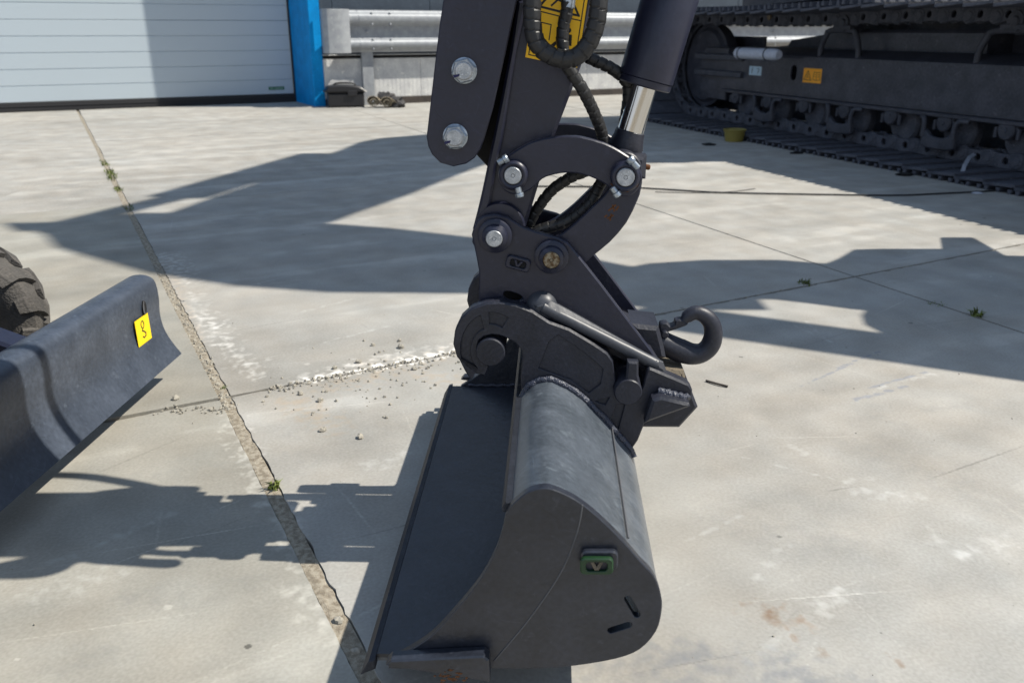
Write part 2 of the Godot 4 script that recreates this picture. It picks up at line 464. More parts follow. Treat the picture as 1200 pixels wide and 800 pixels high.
# A printed label: corners anticlockwise from lower left, seen from its front, with thickness.
func sticker(called: String, a: Vector3, b: Vector3, c: Vector3, d: Vector3, m: Material, parent: Node, sub := false, thick := 0.0008) -> MeshInstance3D:
	var st := mb()
	var n := (b - a).cross(d - a).normalized()
	var q := [a, b, c, d]
	var uv := [Vector2(0, 1), Vector2(1, 1), Vector2(1, 0), Vector2(0, 0)]
	for i in [0, 2, 1, 0, 3, 2]:
		vert(st, q[i] + n * thick, n, uv[i])
	for i in 4:
		var j := (i + 1) % 4
		var en: Vector3 = (q[j] - q[i]).cross(n).normalized()
		for v in [q[i], q[j], q[j] + n * thick, q[i], q[j] + n * thick, q[i] + n * thick]:
			vert(st, v, en, uv[i] * 0.98 + Vector2(0.01, 0.01))
	return piece(called, st, m, parent, sub)

# ------------------------------------------------------------------ textures and materials
func noise_bytes(size: int, freq: float, seed_: int, oct := 4, type := FastNoiseLite.TYPE_SIMPLEX_SMOOTH, stretch := 1.0) -> PackedByteArray:
	var fn := FastNoiseLite.new()
	fn.noise_type = type
	fn.seed = seed_
	fn.frequency = freq
	fn.fractal_octaves = oct
	var w := int(size / stretch)
	var im := fn.get_seamless_image(w, size) if stretch != 1.0 else fn.get_seamless_image(size, size)
	if stretch != 1.0:
		im.resize(size, size, Image.INTERPOLATE_CUBIC)
	im.convert(Image.FORMAT_L8)
	return im.get_data()

func rgb_texture(size: int, data: PackedByteArray) -> ImageTexture:
	var im := Image.create_from_data(size, size, false, Image.FORMAT_RGB8, data)
	im.generate_mipmaps()
	return ImageTexture.create_from_image(im)

# Colour that wanders between two tones, with fine grain and a few pale scuffs.
func mottled(size: int, a: Color, b: Color, freq: float, seed_: int, grain := 0.1, scuff := Color.BLACK, scuff_at := 300, scratches := 0) -> ImageTexture:
	var n1 := noise_bytes(size, freq, seed_, 5)
	var n2 := noise_bytes(size, freq * 9.0, seed_ + 1, 3)
	var n3 := noise_bytes(size, freq * 2.5, seed_ + 2, 4)
	var out := PackedByteArray()
	out.resize(size * size * 3)
	for i in size * size:
		var t := clampf((n1[i] - 60) / 135.0, 0.0, 1.0)
		var c := a.lerp(b, t)
		var g := 1.0 + grain * (n2[i] - 128) / 128.0
		var over := n3[i] + n2[i] * 0.25 - scuff_at
		if over > 0.0:
			c = c.lerp(scuff, minf(over / 40.0, 0.6))
		out[i * 3] = int(clampf(c.r * g, 0, 1) * 255)
		out[i * 3 + 1] = int(clampf(c.g * g, 0, 1) * 255)
		out[i * 3 + 2] = int(clampf(c.b * g, 0, 1) * 255)
	var dice := RandomNumberGenerator.new()
	dice.seed = seed_
	for k in scratches:
		var p := Vector2(dice.randf(), dice.randf()) * size
		var d := Vector2.from_angle(dice.randfn(0.6, 0.9)) * (1.0 if dice.randf() < 0.8 else -1.0)
		var bend := dice.randfn(0.0, 0.004)
		var wide := dice.randf() < 0.45
		var add := dice.randf_range(10.0, 64.0) * (1.0 if dice.randf() < 0.75 else -1.0)
		var l := int(dice.randf_range(4.0, 10.0 + size * 0.09 * dice.randf()))
		for s in l:
			var f := sin(PI * (s + 0.5) / l) * dice.randf_range(0.4, 1.0)
			var j := ((int(p.y) + size * 4) % size) * size + (int(p.x) + size * 4) % size
			for ch in 3:
				out[j * 3 + ch] = clampi(out[j * 3 + ch] + int(add * f), 0, 255)
				if wide and j > size:
					out[(j - size) * 3 + ch] = clampi(out[(j - size) * 3 + ch] + int(add * f), 0, 255)
					out[(j - 1) * 3 + ch] = clampi(out[(j - 1) * 3 + ch] + int(add * f * 0.6), 0, 255)
			p += d
			d = d.rotated(bend)
	return rgb_texture(size, out)

func bump(size: int, freq: float, seed_: int, strength: float, oct := 4) -> ImageTexture:
	var fn := FastNoiseLite.new()
	fn.seed = seed_
	fn.frequency = freq
	fn.fractal_octaves = oct
	var im := fn.get_seamless_image(size, size)
	im.convert(Image.FORMAT_RGBA8)
	im.bump_map_to_normal_map(strength)
	return ImageTexture.create_from_image(im)

func mat(c: Color, rough: float, metal := 0.0, tex: Texture2D = null, scale := 1.0, nrm: Texture2D = null, nscale := 1.0, spec := 0.5) -> StandardMaterial3D:
	var m := StandardMaterial3D.new()
	m.albedo_color = c
	m.roughness = rough
	m.metallic = metal
	m.metallic_specular = spec
	if tex or nrm:
		m.uv1_triplanar = true
		m.uv1_scale = Vector3.ONE * scale
	if tex:
		m.albedo_texture = tex
	if nrm:
		m.normal_enabled = true
		m.normal_texture = nrm
		m.normal_scale = nscale
	return m

func fill(im: Image, p: PackedVector2Array, c: Color):
	var r := Rect2(p[0], Vector2.ZERO)
	for q in p: r = r.expand(q)
	for y in range(max(0, int(r.position.y)), min(im.get_height(), int(r.end.y) + 1)):
		for x in range(max(0, int(r.position.x)), min(im.get_width(), int(r.end.x) + 1)):
			if Geometry2D.is_point_in_polygon(Vector2(x + 0.5, y + 0.5), p):
				im.set_pixel(x, y, c)

func pen(im: Image, p: PackedVector2Array, w: float, c: Color, closed := false):
	for i in (p.size() if closed else p.size() - 1):
		var a := p[i]
		var b := p[(i + 1) % p.size()]
		var d := (b - a).normalized() * w * 0.5
		var n := Vector2(-d.y, d.x)
		fill(im, PackedVector2Array([a - d + n, b + d + n, b + d - n, a - d - n]), c)

func print_mat(im: Image, rough := 0.45) -> StandardMaterial3D:
	im.generate_mipmaps()
	var m := StandardMaterial3D.new()
	m.albedo_texture = ImageTexture.create_from_image(im)
	m.roughness = rough
	return m

func blank(w: int, h: int, c: Color) -> Image:
	var im := Image.create(w, h, false, Image.FORMAT_RGB8)
	im.fill(c)
	return im

func make_materials():
	var paint_tex := mottled(1024, Color(0.76, 0.76, 0.77), Color(0.83, 0.83, 0.83), 0.006, 3, 0.06, Color(1.0, 0.98, 0.94), 234, 900)
	var worn_tex := mottled(1024, Color(0.68, 0.69, 0.70), Color(0.83, 0.83, 0.83), 0.005, 13, 0.12, Color(1.0, 0.99, 0.96), 226, 900)
	var peel := bump(512, 0.05, 5, 1.2)
	var cast_n := bump(512, 0.09, 9, 4.0)
	M.paint = mat(Color(0.164, 0.176, 0.258), 0.38, 0.0, paint_tex, 2.0, peel, 0.35, 0.5)
	M.bucket = mat(Color(0.205, 0.222, 0.268), 0.36, 0.0, worn_tex, 2.2, peel, 0.45, 0.55)
	var rubbed_sunlit := mottled(1024, Color(0.70, 0.71, 0.72), Color(0.88, 0.88, 0.89), 0.006, 113, 0.12, Color(1.0, 1.0, 0.98), 222, 1500)
	M.bucket_back_lit = mat(Color(0.385, 0.415, 0.450), 0.32, 0.0, rubbed_sunlit, 1.6, peel, 0.45, 0.6)  # rubbed paint, lightened further to carry the sunlight on the bucket's back
	M.edge = mat(Color(0.215, 0.230, 0.270), 0.6, 0.0, worn_tex, 2.5, peel, 0.4, 0.4)
	M.cast = mat(Color(0.195, 0.205, 0.258), 0.46, 0.0, worn_tex, 3.0, cast_n, 0.13, 0.5)
	M.dusty = mat(Color(0.543, 0.496, 0.425), 0.9, 0.0, worn_tex, 5.0, cast_n, 0.8)
	M.blade = mat(Color(0.335, 0.368, 0.425), 0.38, 0.0, worn_tex, 1.8, peel, 0.4, 0.5)
	M.big_paint = mat(Color(0.34, 0.35, 0.395), 0.42, 0.0, worn_tex, 0.9, peel, 0.4, 0.4)
	M.big_trim = mat(Color(0.36, 0.37, 0.41), 0.6, 0.0, worn_tex, 1.1, peel, 0.4, 0.4)
	M.track = mat(Color(0.43, 0.44, 0.48), 0.7, 0.0, worn_tex, 1.3, cast_n, 0.5, 0.3)
	M.chrome = mat(Color(0.80, 0.79, 0.77), 0.12, 1.0)
	M.pin = mat(Color(0.90, 0.91, 0.92), 0.42, 0.45, worn_tex, 9.0, cast_n, 0.3)
	M.zinc = mat(Color(0.82, 0.86, 0.90), 0.28, 0.75, worn_tex, 8.0)
	M.rusty_pin = mat(Color(0.58, 0.55, 0.48), 0.55, 0.6, mottled(256, Color(0.60, 0.50, 0.40), Color(1, 1, 1), 0.03, 41, 0.2), 14.0)
	M.ink = mat(Color(0.04, 0.05, 0.28), 0.5)
	M.rubber = mat(Color(0.165, 0.165, 0.171), 0.5, 0.0, paint_tex, 4.0, peel, 0.4)
	M.tyre = mat(Color(0.425, 0.407, 0.389), 0.85, 0.0, worn_tex, 3.0, cast_n, 0.7)
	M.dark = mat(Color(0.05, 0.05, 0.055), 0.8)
	M.rust = mat(Color(0.496, 0.307, 0.153), 0.9, 0.0, worn_tex, 12.0)
	M.green = mat(Color(0.13, 0.30, 0.16), 0.45, 0.0, worn_tex, 8.0)
	M.rail = mat(Color(0.305, 0.317, 0.348), 0.44, 0.0, paint_tex, 3.0, peel, 0.3)
	M.seam = mat(Color(0.315, 0.32, 0.335), 0.5)
	M.weld = mat(Color(0.319, 0.336, 0.401), 0.45, 0.0, worn_tex, 6.0, bump(256, 0.2, 21, 5.0), 0.8)
	M.door = mat(Color(0.70, 0.745, 0.775), 0.5, 0.0, null, 0.8, bump(512, 0.16, 31, 1.0), 0.25)
	M.seal = mat(Color(0.16, 0.16, 0.17), 0.8)
	M.blue = mat(Color(0.0, 0.67, 1.0), 0.55, 0.0, paint_tex, 0.7, null, 1.0, 0.3)
	M.wall_dark = mat(Color(0.305, 0.360, 0.421), 0.55, 0.0, paint_tex, 0.6)
	M.wall_pale = mat(Color(0.976, 0.976, 0.964), 0.8, 0.0, paint_tex, 0.8)
	M.kick = mat(Color(0.354, 0.319, 0.295), 0.85, 0.0, worn_tex, 1.0)
	M.flash = mat(Color(0.75, 0.76, 0.77), 0.5)
	M.galv = mat(Color(0.769, 0.787, 0.805), 0.55, 0.3, paint_tex, 1.4, peel, 0.3)
	M.stone = mat(Color(0.80, 0.77, 0.71), 0.95, 0.0, worn_tex, 20.0)
	M.sand = mat(Color(0.70, 0.665, 0.60), 0.97, 0.0, mottled(512, Color(0.74, 0.72, 0.70), Color(1, 1, 1), 0.02, 51, 0.3), 6.0, bump(512, 0.25, 52, 6.0), 1.0)
	M.grass = mat(Color(0.42, 0.47, 0.21), 0.75)
	M.grass.backlight = Color(0.25, 0.3, 0.06)
	M.grass.cull_mode = BaseMaterial3D.CULL_DISABLED
	M.plastic = mat(Color(0.13, 0.13, 0.14), 0.4)
	M.rag = mat(Color(0.897, 0.826, 0.708), 0.95, 0.0, worn_tex, 6.0, bump(256, 0.15, 61, 5.0), 1.0)
	M.rag_grey = mat(Color(0.389, 0.378, 0.378), 0.95, 0.0, worn_tex, 6.0, bump(256, 0.15, 61, 5.0), 1.0)
	M.yellow = mat(Color(0.52, 0.47, 0.22), 0.6)
	M.white = mat(Color(0.878, 0.903, 0.952), 0.6, 0.0, paint_tex, 4.0)
	# printed labels
	var Y := Color(1.0, 0.78, 0.06)
	var K := Color(0.03, 0.03, 0.03)
	var im := blank(200, 320, Y)
	pen(im, PackedVector2Array([Vector2(12, 8), Vector2(188, 8), Vector2(188, 308), Vector2(12, 308)]), 3, K, true)
	pen(im, PackedVector2Array([Vector2(12, 150), Vector2(188, 150)]), 3, K)
	pen(im, PackedVector2Array([Vector2(100, 22), Vector2(176, 134), Vector2(24, 134)]), 8, K, true)
	pen(im, PackedVector2Array([Vector2(70, 120), Vector2(90, 96), Vector2(112, 100), Vector2(124, 84)]), 7, K)
	pen(im, PackedVector2Array([Vector2(84, 104), Vector2(88, 84)]), 6, K)
	pen(im, PackedVector2Array([Vector2(98, 98), Vector2(102, 78)]), 6, K)
	pen(im, PackedVector2Array([Vector2(30, 186), Vector2(80, 186), Vector2(80, 240)]), 3, K)
	fill(im, PackedVector2Array([Vector2(84, 262), Vector2(104, 240), Vector2(116, 244), Vector2(96, 268)]), K)
	fill(im, circle2(Vector2(148, 192), 9, 16), K)
	fill(im, PackedVector2Array([Vector2(134, 206), Vector2(162, 206), Vector2(166, 246), Vector2(156, 246), Vector2(154, 276), Vector2(142, 276), Vector2(140, 246), Vector2(130, 246)]), K)
	M.label_warning = print_mat(im)
	im = blank(128, 192, Color(0.96, 0.82, 0.02))
	var hookline := PackedVector2Array()
	for i in 15:
		var a := PI * 0.5 - TAU * i / 14.0
		hookline.append(Vector2(64 + 13 * cos(a), 56 - 26 * sin(a)))
	pen(im, hookline, 7, K)
	hookline = PackedVector2Array([Vector2(62, 84), Vector2(56, 98), Vector2(72, 112), Vector2(82, 128), Vector2(78, 146), Vector2(64, 152), Vector2(54, 142)])
	pen(im, hookline, 9, K)
	M.label_hook = print_mat(im)
	im = blank(256, 170, Color(0.98, 0.66, 0.04))
	pen(im, PackedVector2Array([Vector2(64, 30), Vector2(116, 138), Vector2(14, 138)]), 8, K, true)
	pen(im, PackedVector2Array([Vector2(46, 118), Vector2(62, 96), Vector2(82, 112)]), 7, K)
	pen(im, PackedVector2Array([Vector2(66, 66), Vector2(60, 90)]), 7, K)
	pen(im, PackedVector2Array([Vector2(190, 46), Vector2(150, 40), Vector2(140, 128), Vector2(190, 138), Vector2(240, 128), Vector2(230, 40)]), 5, K, true)
	pen(im, PackedVector2Array([Vector2(190, 46), Vector2(190, 138)]), 4, K)
	pen(im, PackedVector2Array([Vector2(152, 70), Vector2(180, 74)]), 4, K)
	pen(im, PackedVector2Array([Vector2(150, 94), Vector2(180, 98)]), 4, K)
	pen(im, PackedVector2Array([Vector2(200, 74), Vector2(228, 70)]), 4, K)
	pen(im, PackedVector2Array([Vector2(200, 98), Vector2(230, 94)]), 4, K)
	M.label_manual = print_mat(im)
	im = blank(128, 100, Color(0.70, 0.80, 0.86))
	pen(im, PackedVector2Array([Vector2(40, 22), Vector2(30, 22), Vector2(30, 78)]), 6, Color(0.2, 0.25, 0.3))
	pen(im, PackedVector2Array([Vector2(30, 48), Vector2(38, 48)]), 6, Color(0.2, 0.25, 0.3))
	pen(im, PackedVector2Array([Vector2(82, 26), Vector2(98, 24), Vector2(102, 44), Vector2(94, 60), Vector2(92, 76)]), 6, Color(0.2, 0.25, 0.3))
	M.label_white = print_mat(im)
	im = blank(192, 56, Color(0.02, 0.36, 0.22))
	var W := Color(0.75, 0.85, 0.8)
	pen(im, PackedVector2Array([Vector2(26, 38), Vector2(26, 18), Vector2(38, 28), Vector2(50, 18), Vector2(50, 38)]), 5, W)
	for k in 5:
		pen(im, PackedVector2Array([Vector2(80 + k * 20, 38), Vector2(80 + k * 20, 24 + (k % 2) * 5), Vector2(92 + k * 20, 24 + (k % 2) * 5)]), 5, W)
	M.label_door = print_mat(im)

# ------------------------------------------------------------------ the yard
func concrete_texture(size: int, marks: bool, seed_: int) -> ImageTexture:
	var n1 := noise_bytes(size, 3.2 / size, seed_, 5)
	var n2 := noise_bytes(size, 16.0 / size, seed_ + 1, 6, FastNoiseLite.TYPE_SIMPLEX_SMOOTH, 8.0)
	var n3 := noise_bytes(size, 0.35, seed_ + 2, 2)
	var n4 := noise_bytes(size, 26.0 / size, seed_ + 3, 4)
	var out := PackedByteArray()
	out.resize(size * size * 3)
	var i := 0
	for y in size:
		for x in size:
			var s := ((y + (x >> 1)) % size) * size + x
			var a := (n1[i] - 128) * 0.05
			var b := (n2[s] - 128) * 0.062
			var g := (n3[i] - 128) * 0.075
			var d := (n4[i] - 128) * 0.08
			var l := 155.0 + a + b + g + d
			var pale := n2[s] + (n4[i] >> 2)
			if pale > 212: l += minf((pale - 212) * 0.25, 6.0)
			if n1[i] < 96: l -= (96 - n1[i]) * 0.06
			var warm := (n4[(i + size * 300) % (size * size)] + n1[(i + 901) % (size * size)] - 256) * 0.012
			out[i * 3] = int(clampf(l + 2.5 + warm, 0, 255))
			out[i * 3 + 1] = int(clampf(l - 0.5, 0, 255))
			out[i * 3 + 2] = int(clampf(l - 6.5 - warm, 0, 255))
			i += 1
	if marks:
		var tone := [Color(0.86, 0.85, 0.83), Color(0.80, 0.80, 0.79), Color(0.47, 0.49, 0.54), Color(0.46, 0.36, 0.28), Color(0.40, 0.42, 0.46), Color(0.66, 0.59, 0.51), Color(0.52, 0.52, 0.515), Color(0.88, 0.87, 0.85)]
		var strength := [0.66, 0.34, 0.45, 0.5, 0.26, 0.45, 0.28, 0.95]
		var soft := [150.0, 110.0, 60.0, 110.0, 130.0, 120.0, 160.0, 70.0]
		var cut := [118.0, 110.0, 100.0, 128.0, 84.0, 104.0, 112.0, 92.0]
		var k := size / 5.2
		var nf := noise_bytes(size, 150.0 / size, seed_ + 9, 7)
		var dice := RandomNumberGenerator.new()
		dice.seed = 5
		for c0 in 0:
			var cp := Vector2(dice.randf_range(0.2, 0.85), dice.randf_range(0.35, 0.9)) * size
			var ca := dice.randf() * TAU
			for s in int(dice.randf_range(60, 260)):
				var j := clampi(int(cp.y), 0, size - 1) * size + clampi(int(cp.x), 0, size - 1)
				for ch in 3: out[j * 3 + ch] = int(out[j * 3 + ch] * 0.90)
				ca += dice.randfn(0.0, 0.06)
				cp += Vector2.from_angle(ca)
		for c0 in 420:
			var cp := Vector2(dice.randf(), dice.randf()) * size
			var cd := Vector2(1.0, -0.55).rotated(dice.randfn(0.0, 0.25)).normalized()
			if dice.randf() < 0.15: cd = cd.orthogonal()
			var cl := int(dice.randf_range(15, 170))
			var mul := 1.0 + dice.randf_range(0.02, 0.10) * (1.0 if dice.randf() < 0.72 else -1.0)
			var cw := 1 + int(dice.randf() * 2.6)
			for s in cl:
				var fade := 1.0 + (mul - 1.0) * sin(PI * s / cl) * dice.randf_range(0.3, 1.3)
				for e in cw:
					var xx := int(cp.x) + e
					if xx < 0 or xx >= size or cp.y < 0 or cp.y >= size: continue
					var j := int(cp.y) * size + xx
					for ch in 3: out[j * 3 + ch] = clampi(int(out[j * 3 + ch] * fade), 0, 235)
				cp += cd
		for c0 in 260:
			var cp := Vector2(dice.randf(), dice.randf()) * size
			var rr := 0.7 + 2.2 * pow(dice.randf(), 4.0)
			var dark := dice.randf_range(0.55, 0.9) if dice.randf() < 0.6 else dice.randf_range(1.06, 1.16)
			for y in range(int(max(0, cp.y - rr)), int(min(size - 1, cp.y + rr)) + 1):
				for x in range(int(max(0, cp.x - rr)), int(min(size - 1, cp.x + rr)) + 1):
					if Vector2(x, y).distance_to(cp) <= rr:
						for ch in 3: out[(y * size + x) * 3 + ch] = mini(int(out[(y * size + x) * 3 + ch] * dark), 235)
		for m in range(0, MARKS.size(), 6):
			var p := Vector2((MARKS[m] + 2.6) * k, (MARKS[m + 1] + 5.4) * k)
			var q := Vector2((MARKS[m + 2] + 2.6) * k, (MARKS[m + 3] + 5.4) * k)
			var w: float = max(MARKS[m + 4] * k, 1.3)
			var kind: int = MARKS[m + 5]
			var c: Color = tone[kind]
			for y in range(int(max(0, min(p.y, q.y) - w * 1.6)), int(min(size - 1, max(p.y, q.y) + w * 1.6)) + 1):
				for x in range(int(max(0, min(p.x, q.x) - w * 1.6)), int(min(size - 1, max(p.x, q.x) + w * 1.6)) + 1):
					var near := Geometry2D.get_closest_point_to_segment(Vector2(x, y), p, q)
					var f := 1.0 - near.distance_to(Vector2(x, y)) / (w * 1.5)
					if f <= 0.0: continue
					var j := y * size + x
					var t = clampf((nf[j] - cut[kind] + (f - 0.6) * 90.0) / soft[kind], 0.0, 1.0) * minf(f * 2.5, 1.0) * strength[kind]
					out[j * 3] = int(lerpf(out[j * 3], c.r * 255, t))
					out[j * 3 + 1] = int(lerpf(out[j * 3 + 1], c.g * 255, t))
					out[j * 3 + 2] = int(lerpf(out[j * 3 + 2], c.b * 255, t))
	return rgb_texture(size, out)

func concrete_mat(tex: Texture2D, fine: Texture2D) -> StandardMaterial3D:
	var m := StandardMaterial3D.new()
	m.albedo_texture = tex
	m.roughness = 0.86
	m.metallic_specular = 0.3
	m.normal_enabled = true
	m.normal_texture = fine
	m.normal_scale = 0.5
	m.uv1_scale = Vector3.ONE
	return m

# Joints run along x = p + m z (lengthways) and z = q + n x (across); each has a half width and a roughness of its broken edge.
const LONG := [[-7.6, 0.52, 0.006, 0.0], [-2.55, 0.52, 0.006, 0.002], [0.2843, 0.524, 0.0138, 0.0032], [2.4265, 0.437, 0.0045, 0.001], [4.9, 0.437, 0.005, 0.0], [8.4, 0.437, 0.005, 0.0]]
const CROSS := [[3.8, -0.54, 0.005, 0.0], [0.75, -0.55, 0.005, 0.0], [-2.1825, -0.558, 0.006, 0.004], [-5.06, -0.50, 0.003, 0.0015], [-8.3, -0.52, 0.003, 0.0], [-11.8, -0.53, 0.004, 0.0], [-16.5, -0.53, 0.004, 0.0]]

func crossing(l: Array, dp: float, c: Array, dq: float) -> Vector2:
	var p: float = l[0] + dp
	var q: float = c[0] + dq
	var x: float = (p + l[1] * q) / (1.0 - l[1] * c[1])
	return Vector2(x, q + c[1] * x)

func slab_edge(out: PackedVector2Array, a: Vector2, b: Vector2, rough: float, fn: FastNoiseLite):
	var d := (b - a).normalized()
	var n := Vector2(-d.y, d.x)
	var l := a.distance_to(b)
	var t := 0.0
	while t < l:
		var p := a + d * t
		var near := p.y > -3.6 and p.y < -0.3 and absf(p.x) < 2.4
		var s := minf(minf(t, l - t) * 20.0, 1.0)
		var v := fn.get_noise_2d(p.x * 260.0, p.y * 260.0) + 0.5 * fn.get_noise_2d(p.x * 900.0, p.y * 900.0)
		out.append(p + n * rough * s * clampf(v * 1.6, -1.0, 0.8))
		t += 0.016 if near and rough > 0.0 else 0.25

func build_ground():
	var g := base("ground", Vector3.ZERO)
	tag(g, "pale concrete yard of large cast slabs with sandy joints", "", "", "structure")
	off = Vector3.ZERO
	var fine := bump(512, 0.22, 71, 2.4)
	var near := concrete_mat(concrete_texture(2048, true, 101), null)
	near.normal_enabled = false
	var away := concrete_mat(concrete_texture(1024, false, 202), null)
	away.normal_enabled = false
	var left_dimmed: StandardMaterial3D = near.duplicate()
	left_dimmed.albedo_color = Color(0.945, 0.945, 0.93)  # colour dims the left slabs like lens falloff towards that corner
	# the sub-base that shows in the joints and runs on past the slabs
	var st := mb()
	flat_quad(st, Vector3(-450, -0.012, 450), Vector3(450, -0.012, 450), Vector3(450, -0.012, -450), Vector3(-450, -0.012, -450), Vector3.UP)
	piece("joint_bed", st, M.sand, g)
	var fn := FastNoiseLite.new()
	fn.seed = 5
	fn.frequency = 0.05
	for i in LONG.size() - 1:
		for j in CROSS.size() - 1:
			var L: Array = LONG[i]; var R: Array = LONG[i + 1]; var N: Array = CROSS[j]; var F: Array = CROSS[j + 1]
			var c := [crossing(L, L[2] * 1.15, N, -N[2] * 1.15), crossing(R, -R[2] * 1.15, N, -N[2] * 1.15), crossing(R, -R[2] * 1.15, F, F[2] * 1.15), crossing(L, L[2] * 1.15, F, F[2] * 1.15)]
			var p := PackedVector2Array()
			slab_edge(p, c[0], c[1], N[3] * 0.4, fn)
			slab_edge(p, c[1], c[2], R[3] * 0.35, fn)
			slab_edge(p, c[2], c[3], F[3] * 1.2, fn)
			slab_edge(p, c[3], c[0], L[3], fn)
			st = mb()
			var cl := clean(p)
			var poly := PackedVector2Array()
			for v in cl: poly.append(Vector2(v.x, -v.y))
			var t := Geometry2D.triangulate_polygon(poly)
			var tint := rng.randf_range(-0.002, 0.0015) if i != 2 or j != 1 else 0.0
			for k in t.size():
				var v := cl[t[k]] if (k % 3) == 0 else cl[t[k - 1 if k % 3 == 2 else k + 1]]
				vert(st, Vector3(v.x, tint, v.y), Vector3.UP, Vector2((v.x + 2.6) / 5.2, (v.y + 5.4) / 5.2))
			for k in cl.size():
				var a := cl[k]
				var b := cl[(k + 1) % cl.size()]
				var n := Vector3(b.y - a.y, 0, a.x - b.x).normalized()
				var A := Vector3(a.x, tint, a.y)
				var B := Vector3(b.x, tint, b.y)
				var D := Vector3(0, -0.03, 0)
				for w in [A, B, B + D, A, B + D, A + D]:
					vert(st, w, -n, Vector2((w.x + 2.6) / 5.2, (w.z + 5.4) / 5.2))
			var is_near := j <= 3 and (i == 1 or i == 2 or i == 3) and j != 3 and j != 0
			piece("concrete_slab", st, (left_dimmed if i == 1 else near) if is_near else away, g)
	# sand and crumbs lying in the wide joint, a strip of uneven height
	st = mb()
	var rows := 620
	var prev := []
	for r in rows + 1:
		var z := -0.3 - r * 0.0138
		var cx := 0.2843 + 0.524 * z
		var row := []
		for k in 5:
			var x := cx + (k - 2) * 0.0075
			var h := -0.0022 + 0.0014 * fn.get_noise_2d(x * 900.0, z * 420.0) + 0.0014 * fn.get_noise_2d(x * 2600.0, z * 2200.0)
			if k == 0 or k == 4: h -= 0.0008
			row.append(Vector3(x, minf(h, -0.0005), z))
		if r > 0:
			for k in 4:
				var a: Vector3 = prev[k]; var b: Vector3 = prev[k + 1]; var c: Vector3 = row[k + 1]; var d: Vector3 = row[k]
				var n := (b - d).cross(c - a).normalized()
				if n.y < 0: n = -n
				flat_quad(st, a, b, c, d, n)
		prev = row
	piece("joint_sand", st, M.sand, g)

